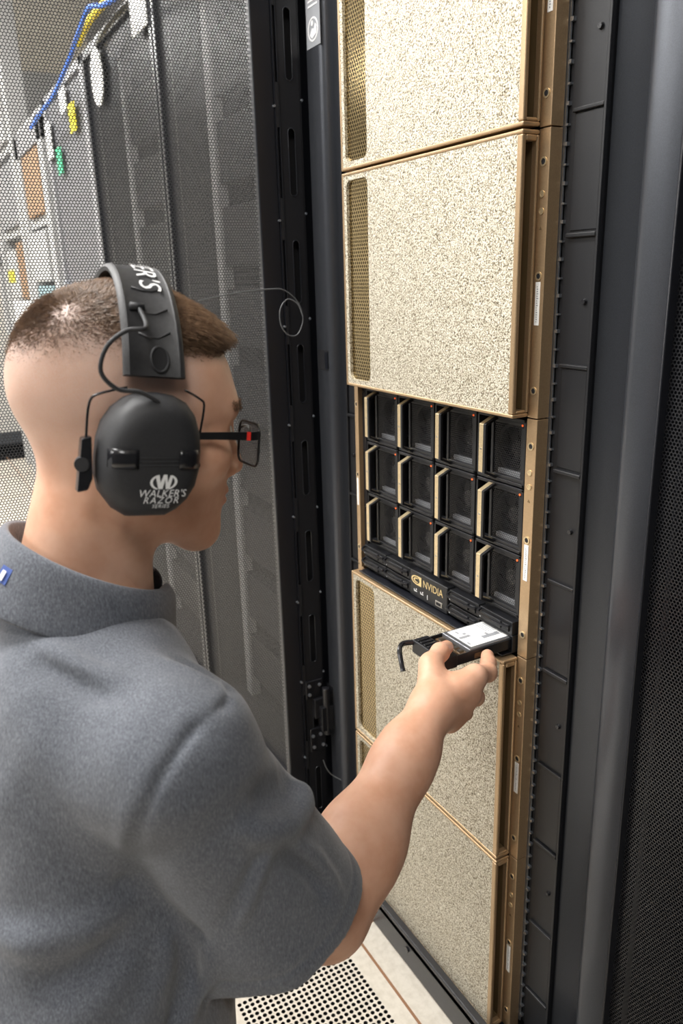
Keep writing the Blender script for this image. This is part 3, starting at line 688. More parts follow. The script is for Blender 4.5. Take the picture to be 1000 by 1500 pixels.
# ---- pose (joints in metres, standing place on the raised floor)
H0 = V3(.272, -.517, 1.2095); HS_ = .98
HR = rotz(math.radians(0)) @ roty(math.radians(-2)) @ rotx(math.radians(-8.2))       # head turned to the rack, chin a little down
NB = V3(.268, -.588, 1.050)
SR, ER, WR = V3(.438, -.552, .960), V3(.400, -.397, .690), V3(.289, -.176, .811)
SL, EL, WL = V3(.090, -.590, .982), V3(.045, -.50, .72), V3(.12, -.33, .58)
HIPR, HIPL = V3(.385, -.690, .53), V3(.215, -.690, .53)
KNR, KNL = V3(.400, -.575, .095), V3(.205, -.500, .095)
FTR, FTL = V3(.400, -.99, .085), V3(.205, -.99, .085)
def head_local(P): return ((P-H0) @ HR)/HS_
def head_world(p): return H0 + HR @ (np.asarray(p, float)*HS_)
def d_head(P):
    p = head_local(P); q = p.copy(); q[:, 0] = np.abs(q[:, 0])
    d = ell(p, (0, -.014, .047), (.0765, .099, .087))
    d = smin(d, ell(p, (0, .040, .030), (.066, .058, .070)), .03)
    d = smin(d, ell(p, (0, .042, -.030), (.058, .052, .068)), .03)
    d = smin(d, cone(q, (0, .084, .030), (.036, .078, .028), .015, .014), .02)
    d = smin(d, ell(q, (.046, .058, -.018), (.024, .026, .020)), .02)
    d = smin(d, cone(q, (.058, .000, -.052), (.016, .065, -.096), .020, .020), .03)
    d = smin(d, ell(p, (0, .068, -.097), (.026, .022, .017)), .02)
    d = smin(d, ell(p, (0, .067, -.055), (.032, .027, .030)), .02)
    d = smax(d, -ell(q, (.033, .100, .008), (.019, .017, .012)), .014)
    d = smin(d, ell(q, (.032, .077, .006), (.014, .0135, .0125)), .004)
    d = smin(d, cone(p, (0, .092, .016), (0, .108, -.031), .0075, .0105), .012)
    d = smin(d, ell(q, (.011, .097, -.035), (.0085, .011, .0075)), .006)
    d = smax(d, -ell(q, (.006, .102, -.0425), (.0035, .005, .003)), .003)
    d = smin(d, ell(p, (0, .0925, -.0555), (.023, .008, .0055)), .005)
    d = smin(d, ell(p, (0, .0915, -.0665), (.020, .0085, .006)), .004)
    d = smax(d, -ell(p, (0, .1015, -.0608), (.024, .008, .0013)), .003)
    d = smin(d, ell(q, (.074, -.012, -.002), (.010, .017, .028), rotx(.2)), .006)
    return d*HS_
NK = head_world((0, -.028, -.035))
def d_neck(P):
    d = cone(P, NK, NB, .053, .058)
    a = head_world((.055, -.02, -.03)); b = NB+V3(.035, .055, -.01)                 # neck tendons
    d = smin(d, cone(P, a, b, .012, .013), .03)
    a = head_world((-.055, -.02, -.03)); b = NB+V3(-.035, .055, -.01)
    return smin(d, cone(P, a, b, .012, .013), .03)
def d_torso(P):
    Rt = rotx(math.radians(-8))
    d = ell(P, (.268, -.600, .865), (.165, .105, .19), Rt)
    d = smin(d, cone(P, SL, SR, .056, .052), .05)
    d = smin(d, cone(P, NB+V3(0, -.005, -.02), SR+V3(-.03, -.02, .004), .045, .044), .05)
    d = smin(d, cone(P, NB+V3(0, -.005, -.02), SL+V3(.03, -.02, .004), .045, .044), .05)
    d = smin(d, ell(P, (.345, -.635, .92), (.075, .06, .11)), .05)                   # shoulder blade
    d = smin(d, ell(P, (.185, -.645, .92), (.075, .06, .11)), .05)
    d = smin(d, ell(P, (.280, -.625, .69), (.165, .125, .20)), .08)
    return smin(d, ell(P, (.295, -.650, .53), (.168, .135, .12)), .06)
def d_arm(P, S, E, Wr, sg):
    d = cone(P, S, E, .054, .043)
    ax = (E-S)/np.linalg.norm(E-S)
    d = smin(d, cone(P, S+(E-S)*.3, S+(E-S)*.65, .050, .048), .03)
    fa = Wr-E; d = smin(d, cone(P, E, E+fa*.30, .044, .0475), .03)
    d = smin(d, cone(P, E+fa*.25, E+fa*.75, .047, .034), .03)
    return smin(d, cone(P, E+fa*.7, Wr, .034, .0265), .03)
# right hand gripping the drive
RH = dict(
    index=([V3(.2790, -.0975, .8290), V3(.2655, -.0650, .8190), V3(.2430, -.0440, .8170), V3(.2265, -.0320, .8180)], [.0135, .0125, .0112, .0094]),
    middle=([V3(.2850, -.1130, .8090), V3(.2700, -.0880, .7900), V3(.2410, -.0780, .7870), V3(.2200, -.0790, .7960)], [.0125, .0112, .0095, .0082]),
    ring=([V3(.2850, -.1280, .7900), V3(.2690, -.1060, .7720), V3(.2420, -.0960, .7730), V3(.2230, -.0960, .7840)], [.0120, .0105, .0090, .0078]),
    little=([V3(.2830, -.1430, .7760), V3(.2660, -.1230, .7610), V3(.2440, -.1140, .7640), V3(.2280, -.1130, .7740)], [.0108, .0092, .0080, .0070]),
    thumb=([V3(.2760, -.1640, .8230), V3(.2440, -.1440, .8440), V3(.2250, -.1150, .8460), V3(.2080, -.0910, .8395)], [.0165, .0140, .0125, .0100]))
def d_hand(P, Hd, Wr, k=.007):
    d = None
    for nme in ('index', 'middle', 'ring', 'little'):
        pts, rs = Hd[nme]; m = pts[0]
        c = cone(P, Wr + (m-Wr)*.12, m, .0185, rs[0]+.0025); d = c if d is None else smin(d, c, .022)
    fing = None
    for nme in ('index', 'middle', 'ring', 'little'):
        pts, rs = Hd[nme]; c = chain(P, pts, rs, .004); c = smin(c, np.linalg.norm(P-pts[1], axis=1)-(rs[1]+.0012), .004)
        fing = c if fing is None else smin(fing, c, .0030)
    pts, rs = Hd['thumb']; th = chain(P, pts, rs, .006)
    th = smin(th, cone(P, Wr+(pts[0]-Wr)*.3, pts[1], .017, .0125), .012)
    web = cone(P, pts[1]*.5+pts[0]*.5, Hd['index'][0][0]*.75+Wr*.25, .0085, .0095)
    d = smin(d, fing, .008); d = smin(d, th, .010); return smin(d, web, .018)
def mirror_hand():
    # relaxed left hand lying on the thigh
    f = V3(.04, .70, -.70); f /= np.linalg.norm(f); up = V3(0, .7, .7); up /= np.linalg.norm(up); rt = np.cross(f, up); out = {}
    for i, (nme, L) in enumerate((('index', .078), ('middle', .085), ('ring', .079), ('little', .062))):
        off = (.027-.018*i); m = WL + f*(.088-.004*abs(i-1)) + rt*off
        out[nme] = ([m, m+f*L*.5+up*.004, m+f*L*.78-up*.006, m+f*L*.95-up*.018], [.0105, .0095, .0085, .0075])
    b = WL+f*.02+rt*.022; out['thumb'] = ([b, b+f*.03+rt*.022-up*.008, b+f*.058+rt*.028-up*.014, b+f*.08+rt*.027-up*.02], [.014, .012, .011, .0085]); return out
LH = mirror_hand()
def d_leg(P, H, K, F):
    d = cone(P, H, K, .082, .056); d = smin(d, cone(P, K, K+(F-K)*.35, .052, .055), .03); return smin(d, cone(P, K+(F-K)*.3, F, .055, .036), .03)
def sdf_head(P): return smin(d_head(P), d_neck(P), .03)
def sdf_arm(P): return smin(d_arm(P, SR, ER, WR, 1), d_hand(P, RH, WR), .02)
def sdf_larm(P): return smin(d_arm(P, SL, EL, WL, -1), d_hand(P, LH, WL), .02)
def sdf_core(P):
    d = smin(d_torso(P)+.006, d_neck(P), .03)
    d = smin(d, cone(P, SR, SR+(ER-SR)*.6, .05, .045), .03); d = smin(d, cone(P, SL, SL+(EL-SL)*.6, .05, .045), .03)
    return smin(smin(d, d_leg(P, HIPR, KNR, FTR), .05), d_leg(P, HIPL, KNL, FTL), .05)
parts = []
hv = surface(sdf_head, H0-V3(.125, .145, .185), H0+V3(.125, .165, .18), .0022); hv = (hv[0], hv[1]); parts.append(hv)
lo = np.minimum(np.minimum(SR*.45+ER*.55, ER), WR) - V3(.085, .075, .075); hi = np.maximum(np.maximum(SR*.45+ER*.55, ER), WR) + V3(.075, .17, .075); lo[0] -= .02
parts.append(surface(lambda P: sdf_arm(P), lo, hi, .0022))
lo = np.minimum(np.minimum(SL*.45+EL*.55, EL), WL) - V3(.08, .07, .17); hi = np.maximum(np.maximum(SL*.45+EL*.55, EL), WL) + V3(.09, .20, .06)
parts.append(surface(sdf_larm, lo, hi, .0034))
parts.append(surface(sdf_core, (-.03, -1.08, .03), (.60, -.36, 1.07), .010))
body_me = nmesh('person', parts)
# skin regions: how much short hair grows on the scalp
nv = len(body_me.vertices); co = np.empty(nv*3, np.float32); body_me.vertices.foreach_get('co', co); co = co.reshape(-1, 3).astype(float)
hl = head_local(co)
def hair_amount(p):
    """0 bare skin .. 1 full scalp hair, from the hairline over the fade"""
    x, y, z = np.abs(p[:, 0]), p[:, 1], p[:, 2]
    line = np.where(y > .0, .072 + .10*np.clip(y-.05, 0, 1), .066 - .16*np.clip(-y-.02, 0, .09))
    a = np.clip((z-line)/np.where(y > 0, .024, .055), 0, 1)
    front = np.clip((.088 - y - .25*np.clip(.10-z, 0, .1))/.008, 0, 1)
    return a*np.where(y > .06, front, 1)
def scalp_tint(p):
    x, y, z = np.abs(p[:, 0]), p[:, 1], p[:, 2]
    line = np.where(y > .0, .070 + .10*np.clip(y-.05, 0, 1), .066 - .16*np.clip(-y-.02, 0, .09))
    a = np.clip((z-line+np.where(y > .03, .004, .020))/np.where(y > .03, .02, .075), 0, 1); a = a*a*(3-2*a)
    front = np.clip((.088 - y - .25*np.clip(.10-z, 0, .1))/.008, 0, 1)
    w = np.exp(-(np.linalg.norm(p-np.array([.036, -.066, .108]), axis=1)/.016)**2)
    return a*np.where(y > .06, front, 1)*(1-.4*w)
def stubble_amount(p):
    x, y, z = np.abs(p[:, 0]), p[:, 1], p[:, 2]
    s = np.clip((z+.035-.3*np.clip(y, -.1, .1))/.09, 0, 1)*np.clip((.055-y)/.02, 0, 1)
    return s
m = (np.linalg.norm(hl, axis=1) < .20)
ha = np.zeros(nv); sa = np.zeros(nv); ha[m] = scalp_tint(hl[m]); sa[m] = stubble_amount(hl[m])
lip = np.zeros(nv); lip[m] = np.exp(-((hl[m][:, 2]+.061)/.010)**2)*(hl[m][:, 1] > .080)*(np.abs(hl[m][:, 0]) < .026)
att = body_me.attributes.new('scalp', 'FLOAT', 'POINT'); att.data.foreach_set('value', ha.astype(np.float32))
att = body_me.attributes.new('stubble', 'FLOAT', 'POINT'); att.data.foreach_set('value', sa.astype(np.float32))
att = body_me.attributes.new('lips', 'FLOAT', 'POINT'); att.data.foreach_set('value', lip.astype(np.float32))
def skin_mat():
    m, N, L, p = newmat('skin')
    a = noise(N, L, 28, 3, .6); r = ramp(N, L, a.outputs['Fac'], [(.3, (.60, .315, .200)), (.7, (.70, .41, .285))])
    b = noise(N, L, 900, 2, .6)
    def attr(nm):
        t = N.new('ShaderNodeAttribute'); t.attribute_name = nm; return t.outputs['Fac']
    def mix(fac, c1, c2):
        x = N.new('ShaderNodeMix'); x.data_type = 'RGBA'
        if isinstance(fac, float): x.inputs[0].default_value = fac
        else: L.new(fac, x.inputs[0])
        L.new(c1, x.inputs[6])
        if isinstance(c2, tuple): x.inputs[7].default_value = (*c2, 1)
        else: L.new(c2, x.inputs[7])
        return x.outputs[2]
    c = mix(math_node(N, L, 'MULTIPLY', attr('stubble'), math_node(N, L, 'ADD', math_node(N, L, 'MULTIPLY', b.outputs['Fac'], .9), .02)), r.outputs[0], (.66, .52, .46))
    c = mix(math_node(N, L, 'MULTIPLY', attr('lips'), .5), c, (.50, .20, .16))
    c = mix(math_node(N, L, 'MULTIPLY', attr('scalp'), .92), c, (.15, .09, .06))
    L.new(c, p.inputs['Base Color']); setp(p, rough=.46, spec=.4, sss=.10, ssss=.02); p.inputs['Subsurface Radius'].default_value = (1, .35, .2)
    n2 = noise(N, L, 420, 3, .6); bump(N, L, n2.outputs['Fac'], p, .18, .0008)
    return m
M['skin'] = skin_mat()
person = link('person', body_me, 'skin'); tag(person, 'person in grey polo shirt kneeling at the rack and pulling out a drive', 'person')
# fingernails
def nail(pts, r, up, w):
    d = (pts[3]-pts[2]); d /= np.linalg.norm(d); up = np.asarray(up, float); up = up - d*(up @ d); up /= np.linalg.norm(up); sd = np.cross(d, up); v = []
    for i in range(5):
        for j in range(5):
            a = (j/4-.5)*1.7; q = pts[3] + d*(-.007+i*.0032) + (sd*math.sin(a)*w + up*math.cos(a)*(r+.0006))*(1-.05*(i == 4)); v.append(q)
    return MB().add(v, [(i*5+j, i*5+j+1, i*5+j+6, i*5+j+5) for i in range(4) for j in range(4)])
M['nail'] = simple('fingernail', (.72, .47, .38), .3)
nail(RH['thumb'][0], .0084, (.35, -.35, .9), .0085).build('fingernail', 'nail', person, smooth='all')
nail(RH['index'][0], .0076, (.85, .3, .35), .0072).build('fingernail', 'nail', person, smooth='all')
# eyes
M['eye'] = simple('eye_white', (.75, .72, .70), .2); M['iris'] = simple('iris', (.10, .08, .06), .15)
for s in (-1, 1):
    e = MB(); c = head_world((s*.032, .0800, .006)); n_ = 12; v = []
    for i in range(n_+1):
        for j in range(16): v.append(c + .0118*np.array([math.sin(PI*i/n_)*math.cos(2*PI*j/16), math.sin(PI*i/n_)*math.sin(2*PI*j/16), math.cos(PI*i/n_)]))
    e.add(v, [(i*16+j, i*16+(j+1) % 16, (i+1)*16+(j+1) % 16, (i+1)*16+j) for i in range(n_) for j in range(16)]); eo = e.build('eye', 'eye', person, smooth='all')
    MB().cyl(head_world((s*.032, .0900, .004)), HR @ V3(0, 1, -.15), .0055, .0018, 16, .0045).build('iris', 'iris', eo)
# eyebrows and hair: short strands, forward from the crown
def strands(roots, nrm, dirs, lens, rad, seg=3):
    roots = np.asarray(roots); n = len(roots); V = []; F = []
    side = np.cross(dirs, nrm); side /= np.linalg.norm(side, axis=1)[:, None]+1e-9
    rings = []
    for k in range(seg+1):
        t = k/seg; bend = nrm*(1-t*.75) + dirs*(.35+t*.65); c = roots + (nrm*(t-.45*t*t) + dirs*(.30*t+.55*t*t))*lens[:, None]
        r = rad*(1-.75*t)
        rings.append([c + side*r[:, None], c - side*r[:, None]*.5 + nrm*r[:, None]*.8, c - side*r[:, None]*.5 - nrm*r[:, None]*.8])
    V = np.stack([np.stack(x, 1) for x in rings], 1).reshape(-1, 3)
    base = np.arange(n)[:, None]*(3*(seg+1)); fs = []
    for k in range(seg):
        for j in range(3):
            j2 = (j+1) % 3; fs.append(np.concatenate([base+k*3+j, base+k*3+j2, base+(k+1)*3+j2, base+(k+1)*3+j], 1))
    return V, np.concatenate(fs)
rng = np.random.default_rng(11)
fpoly = hv[1]; fc = hv[0][fpoly].mean(1); e1 = hv[0][fpoly[:, 2]]-hv[0][fpoly[:, 0]]; e2 = hv[0][fpoly[:, 3]]-hv[0][fpoly[:, 1]]; fn = np.cross(e1, e2)
area = np.linalg.norm(fn, axis=1)*.5; fn /= np.linalg.norm(fn, axis=1)[:, None]+1e-12
if (fn*(fc-H0)).sum(1).mean() < 0: fn = -fn
fl = head_local(fc); am = hair_amount(fl)
CROWN = V3(.036, -.066, .108)                                    # thin whorl at the back of the crown
whorl = np.exp(-(np.linalg.norm(fl-CROWN, axis=1)/.020)**2)
dens = area*np.clip(am, 0, 1)**1.3*(1-.75*whorl); N_H = 42000
pick = rng.choice(len(fc), N_H, p=dens/dens.sum())
j = rng.normal(0, .0012, (N_H, 3)); root = fc[pick]+j; nn_ = fn[pick]; lp = fl[pick]
away = lp-CROWN; away[:, 2] *= .3
ra_ = np.linalg.norm(away, axis=1); wr_ = np.exp(-ra_/.055)[:, None]; away /= ra_[:, None]+1e-6; swirl = np.stack([-away[:, 1], away[:, 0], 0*ra_], 1)
dl = (away+.45*swirl)*wr_*1.3 + (1-wr_)*np.stack([.10*np.sign(lp[:, 0]), np.where(lp[:, 1] < -.07, -.5, .75), np.where(lp[:, 1] < -.07, -.7, -.2)], 1) + rng.normal(0, .17, (N_H, 3))
dw = dl @ HR.T; dw -= nn_*(dw*nn_).sum(1)[:, None]; dw /= np.linalg.norm(dw, axis=1)[:, None]+1e-9
ln = (.008 + .017*np.clip((lp[:, 1]+.05)/.12, 0, 1))*np.clip(am[pick], .10, 1)**1.6*(1-.5*whorl[pick])*rng.uniform(.7, 1.15, N_H)
def hair_mat(nm, c0, c1):
    m, N, L, p = newmat(nm); a = noise(N, L, 160, 3, .6); r = ramp(N, L, a.outputs['Fac'], [(.3, c0), (.7, c1)]); L.new(r.outputs[0], p.inputs['Base Color']); setp(p, rough=.42, spec=.35); return m
M['hair'] = hair_mat('brown_hair', (.085, .046, .024), (.24, .145, .085))
link('hair', nmesh('hair', [strands(root, nn_, dw, ln, np.full(N_H, .00042))]), 'hair', person)['kind'] = 'stuff'
bm_ = (np.abs(fl[:, 2]-.034-.05*(.035-np.abs(fl[:, 0]))) < .0045) & (np.abs(fl[:, 0]) > .012) & (np.abs(fl[:, 0]) < .055) & (fl[:, 1] > .06)
if bm_.sum():
    pk = rng.choice(np.flatnonzero(bm_), 900); d0 = np.stack([np.sign(fl[pk][:, 0])*1., np.zeros(900), -.25*np.ones(900)], 1)+rng.normal(0, .2, (900, 3)); d0 = d0 @ HR.T; d0 -= fn[pk]*(d0*fn[pk]).sum(1)[:, None]; d0 /= np.linalg.norm(d0, axis=1)[:, None]
    link('eyebrow', nmesh('eyebrow', [strands(fc[pk]+rng.normal(0, .0008, (900, 3)), fn[pk], d0, np.full(900, .0028), np.full(900, .0003))]), 'hair', person)['kind'] = 'stuff'

# ---- shirt
def wob(P, f, ph=0.):
    return (np.sin(P[:, 0]*f+1.3*np.sin(P[:, 1]*f*.7+ph)+ph)*np.sin(P[:, 2]*f*.8+1.1*np.sin(P[:, 0]*f*.6)+2*ph)+np.sin(P[:, 1]*f*1.1+P[:, 2]*f*.5+ph))*.5
HEM_T = .80
SLV_DIR = (ER-SR)/np.linalg.norm(ER-SR); HEMC = SR+(ER-SR)*HEM_T
SAG = V3(.004, -.040, -.022)                                      # cloth hangs below the arm
HEM_N = SLV_DIR + V3(0, -.26, -.10); HEM_N /= np.linalg.norm(HEM_N)
FOLDS = [  # polyline, width, height (negative = crease), tapered ends
    ([(.440, -.500, 1.010), (.465, -.512, 1.012), (.486, -.550, 1.008), (.498, -.578, .988), (.497, -.597, .953), (.468, -.603, .889), (.447, -.603, .850)], .0050, -.0022, 0),
    ([(.455, -.505, 1.015), (.476, -.552, 1.018), (.488, -.588, .992), (.488, -.606, .953), (.458, -.612, .889)], .007, .0010, 0),
    ([(.505, -.515, .915), (.494, -.492, .900), (.480, -.468, .888), (.455, -.440, .882), (.435, -.428, .890)], .011, .017, 1),
    ([(.500, -.505, .940), (.488, -.480, .924), (.470, -.455, .912), (.445, -.435, .912)], .013, -.017, 1),
    ([(.486, -.474, .884), (.473, -.436, .828), (.470, -.412, .780)], .007, .0065, 1),
    ([(.486, -.486, .880), (.476, -.452, .824), (.474, -.428, .780)], .010, -.006, 1),
    ([(.494, -.486, .895), (.498, -.507, .858), (.492, -.526, .812)], .006, .0045, 1),
    ([(.495, -.498, .890), (.497, -.521, .850), (.490, -.540, .806)], .008, -.004, 1),
    ([(.447, -.606, .862), (.452, -.582, .824), (.462, -.555, .792)], .008, -.007, 0),
    ([(.455, -.575, .800), (.452, -.582, .765), (.462, -.620, .725), (.455, -.66, .68)], .010, .007, 1),
    ([(.455, -.556, .795), (.455, -.560, .745), (.458, -.588, .700), (.45, -.62, .65)], .010, -.007, 1),
    ([(.462, -.545, .780), (.456, -.548, .735), (.455, -.568, .690)], .009, .006, 1),
    ([(.449, -.600, .842), (.448, -.640, .832), (.430, -.690, .828), (.39, -.73, .83)], .016, .0055, 1),
    ([(.449, -.605, .815), (.448, -.645, .795), (.430, -.695, .782)], .016, -.005, 1),
    ([(.450, -.600, .79), (.452, -.645, .76), (.440, -.69, .735), (.40, -.73, .72)], .014, .005, 1),
    ([(.356, -.634, 1.055), (.390, -.610, 1.045), (.425, -.575, 1.030)], .009, .0040, 1),
    ([(.360, -.644, 1.045), (.398, -.620, 1.032), (.440, -.585, 1.015)], .010, -.0045, 1),
    ([(.345, -.655, 1.040), (.385, -.640, 1.018), (.425, -.620, .990)], .010, .0035, 1),
    ([(.395, -.536, 1.036), (.435, -.502, 1.014)], .010, -.0045, 1),
    ([(.405, -.548, 1.036), (.445, -.515, 1.016)], .008, .0035, 1)]
def d_shirt(P):
    d = d_torso(P) - .008
    # right sleeve
    s = cone(P, SR+V3(0, 0, .0), HEMC+SLV_DIR*.05+SAG, .058, .088)
    s = smin(s, cone(P, SR, HEMC+SLV_DIR*.06, .060, .057), .03)
    s = smax(s, (P-HEMC-SAG*.4) @ HEM_N, .006)
    kk = .010+.025*np.clip((P[:, 2]-.90)/.06, 0, 1)
    d = smin(d, s, kk)
    HL = SL+(EL-SL)*.78; nl = (EL-SL)/np.linalg.norm(EL-SL)
    s2 = smax(cone(P, SL, HL+nl*.05, .060, .078), (P-HL) @ nl, .006); d = smin(d, s2, .035)
    # loose cloth over the lower back
    d = smin(d, ell(P, (.290, -.640, .62), (.178, .145, .20)), .08)
    near = np.abs(d) < .03
    if near.any():
        Q = P[near]; add = np.zeros(len(Q))
        for pts, w, h, tp in FOLDS:
            best = np.full(len(Q), 9.); par = np.zeros(len(Q)); m_ = len(pts)-1
            for i in range(m_):
                a = np.asarray(pts[i]); ab = np.asarray(pts[i+1])-a; t = np.clip((Q-a) @ ab/(ab @ ab), 0, 1); q = np.linalg.norm(Q-a-t[:, None]*ab, axis=1)
                u = q < best; best[u] = q[u]; par[u] = (i+t[u])/m_
            add += h*1.7*np.exp(-(best/w)**2)*(np.sin(PI*np.clip(par, .03, .97))**.7 if tp else 1)
        d = d.copy(); d[near] -= add
    d = d + .0022*wob(P, 42) + .0012*wob(P, 95, 1.)
    hd = (P-HEMC-SAG*.4) @ HEM_N; slv = np.clip((.02-s)/.02, 0, 1)
    d = d + .0016*np.exp(-((hd+.024)/.0038)**2)*slv
    # hollow sleeve end, neck opening
    inn2 = smin(cone(P, SR, HEMC+SLV_DIR*.05+SAG, .051, .0815), cone(P, SR, HEMC+SLV_DIR*.06, .053, .0505), .03)
    d = smax(d, -np.minimum(np.maximum(inn2, -((P-HEMC-SAG*.4) @ HEM_N + .045)), 1), .004)
    nk = cone(P, NB+V3(0, .004, -.03), NB+V3(0, .02, .15), .056, .072)
    d = smax(d, -nk, .008)
    return np.maximum(d, .47-P[:, 2])
shirt_v = surface(d_shirt, (-.04, -.86, .45), (.60, -.28, 1.16), .0034, 0)
def shirt_mat():
    m, N, L, p = newmat('heather_grey_pique')
    tc = N.new('ShaderNodeTexCoord')
    mp = N.new('ShaderNodeMapping'); mp.inputs['Scale'].default_value = (1, 1, .35); L.new(tc.outputs['Object'], mp.inputs[0])
    a = noise(N, L, 620, 3, .7, vec=mp.outputs[0]); r = ramp(N, L, a.outputs['Fac'], [(.30, (.068, .074, .090)), (.55, (.122, .131, .152)), (.74, (.195, .205, .23))])
    L.new(r.outputs[0], p.inputs['Base Color']); setp(p, rough=.85, spec=.2, sheen=.25)
    b = noise(N, L, 1500, 2, .6); bump(N, L, b.outputs['Fac'], p, .35, .0006); return m
M['shirt'] = shirt_mat()
shirt = link('shirt', nmesh('shirt', [shirt_v]), 'shirt', person); shirt['label'] = 'heather grey short-sleeved polo shirt'
# folded collar: band rising round the neck, leaf turned down over it
def collar():
    n = 72; rows = []; ax = (NK-NB)/np.linalg.norm(NK-NB); c0 = NB + ax*.022
    ex = V3(1, 0, 0); ex = ex-ax*(ex @ ax); ex /= np.linalg.norm(ex); ey = np.cross(ax, ex)
    prof = [(.0605, .000), (.0615, .015), (.0625, .030), (.0640, .040), (.0665, .0445), (.0695, .0425), (.0730, .034), (.0790, .018), (.0860, .002), (.0930, -.013)]
    for r, h in prof:
        row = []
        for i in range(n+1):
            th = math.radians(-90+8) + (2*PI-math.radians(16))*(i/n)   # opening at the throat (front = +ey side handled below)
            th = PI/2 + math.radians(14) + (2*PI-math.radians(28))*(i/n)
            front = .5+.5*math.sin(th)                          # 1 at the throat
            hh = h - .034*front + (.016*max(0, front-.5) if h < 0 else 0); rr = r + .010*front*(h/.04) + .0015*math.sin(5*th)*(r > .07) + (.006*front if r > .07 else 0)
            row.append(c0 + ex*rr*math.cos(th)*1.03 + ey*rr*math.sin(th)*1.08 + ax*hh)
        rows.append(row)
    v = [p for row in rows for p in row]; k = n+1
    me = MB().add(v, [(i*k+j, i*k+j+1, (i+1)*k+j+1, (i+1)*k+j) for i in range(len(prof)-1) for j in range(n)])
    o = me.build('collar', 'shirt', person, smooth='all')
    sd = o.modifiers.new('thick', 'SOLIDIFY'); sd.thickness = .0028; sd.offset = 0
    ss = o.modifiers.new('sub', 'SUBSURF'); ss.levels = 1; ss.render_levels = 1
    def at(th_deg, r, h): 
        th = math.radians(th_deg); front = .5+.5*math.sin(th); hh = h-.034*front; rr = r+.010*front*(h/.04); return c0+ex*rr*math.cos(th)*1.03+ey*rr*math.sin(th)*1.08+ax*hh
    # small woven tag on the leaf
    a0, a1 = -53, -61; v = []
    for th in (a0, a1):
        for r, h in ((.0775, .026), (.0835, .013)): v.append(at(th, r+.0022, h))
    M['tag_blue'] = simple('blue_woven_tag', (.04, .08, .28), .7)
    t = MB().add(v, [(0, 1, 3, 2)]).build('brand_tag', 'tag_blue', o); t['label'] = 'small blue and white woven tag'
    sd2 = t.modifiers.new('thick', 'SOLIDIFY'); sd2.thickness = .0012
    v = []
    for th in (a0-2.6, a1+2.6):
        for r, h in ((.0787, .0235), (.0824, .0155)): v.append(at(th, r+.0036, h))
    MB().add(v, [(0, 1, 3, 2)]).build('tag_print', 'white_print', t) if False else MB().add(v, [(0, 1, 3, 2)]).build('tag_print', 'white_print', o)
    return o
collar()
# ---- trousers, belt and shoes
def d_trousers(P):
    d = np.minimum(ell(P, (.295, -.650, .53), (.172, .140, .115)), 9)
    for H, K, F in ((HIPR, KNR, FTR), (HIPL, KNL, FTL)):
        l = smin(cone(P, H, K, .095, .072), cone(P, K, F, .070, .055), .03); d = smin(d, l, .04)
    d = d + .003*wob(P, 38, .5)
    return np.maximum(np.maximum(d, P[:, 2]-.60), .012-P[:, 2])
M['khaki'] = simple('khaki_twill', (.36, .27, .17), .85, grain=.15, gscale=900)
link('trousers', nmesh('trousers', [surface(d_trousers, (.02, -1.1, .0), (.60, -.42, .62), .008)]), 'khaki', person)
M['shoe'] = simple('dark_shoe_leather', (.03, .025, .02), .5)
for F in (FTR, FTL):
    sh = surface(lambda P: np.maximum(smin(cone(P, F+V3(0, -.01, -.005), F+V3(0, -.06, -.03), .048, .048), cone(P, F+V3(0, -.05, -.03), F+V3(0, -.10, .02), .046, .04), .03), .004-P[:, 2]), F-V3(.09, .20, .09), F+V3(.09, .08, .09), .006)
    link('shoe', nmesh('shoe', [sh]), 'shoe', person)

# ================================================================== EAR DEFENDERS AND GLASSES
def LW(p): return tuple(head_world(p))
M['muff'] = simple('rubberised_black', (.019, .0195, .022), .62, grain=.15, gscale=600)
M['band'] = simple('padded_band_vinyl', (.034, .034, .036), .55, grain=.15, gscale=300)
M['muff_soft'] = simple('cushion_vinyl', (.02, .02, .022), .45)
muffs = thing('ear_defenders', 'black electronic ear defenders worn over the head', 'ear defenders', LW((0, 0, .1)))
_mi = Matrix.Translation(muffs.location).inverted()
def lbuild(mb, name, mat, parent=None, **kw):
    """mesh written in head coordinates, placed on the head"""
    mb.v = [tuple(np.array(LW(p))) for p in mb.v]
    o = mb.build(name, mat, None, **kw)
    if parent is not None:
        o.parent = parent
        if parent == muffs or parent == specs: o.matrix_parent_inverse = Matrix.Translation(parent.location).inverted()
    return o
specs = None
# outline of the cup in (forward, up), metres about its centre
CUP = [(.004, .052), (.018, .050), (.030, .044), (.038, .034), (.0425, .020), (.044, .004), (.0435, -.012), (.040, -.027), (.033, -.039), (.023, -.048), (.012, -.0535), (-.020, -.0535), (-.032, -.046), (-.041, -.034), (-.0445, -.020), (-.0445, -.004), (-.043, .012), (-.039, .026), (-.031, .038), (-.020, .047), (-.008, .0515)]
CY, CZ = -.007, -.008
def cup(s):
    mb = MB(); n = len(CUP); lv = [(.080, .86, 0), (.081, 1.0, 0), (.092, 1.02, 0), (.103, .97, 0), (.112, .86, .0), (.1165, .72, .0), (.118, .5, 0), (.1185, .2, 0)]
    v = []
    for x, k, dy in lv:
        for (a, b) in CUP:
            bb = b*k if b > 0 else b*(k*.55+.45) if x > .1 else b*k
            v.append((s*x, CY+a*k*(1.0 if x < .1 else .98), CZ+bb))
    f = [(l*n+i, l*n+(i+1) % n, (l+1)*n+(i+1) % n, (l+1)*n+i) for l in range(len(lv)-1) for i in range(n)] + [tuple(range(n)), tuple((len(lv)-1)*n+i for i in range(n))]
    o = lbuild(mb.add(v, f), 'ear_cup', 'muff', muffs, smooth=True, angle=60)
    return o
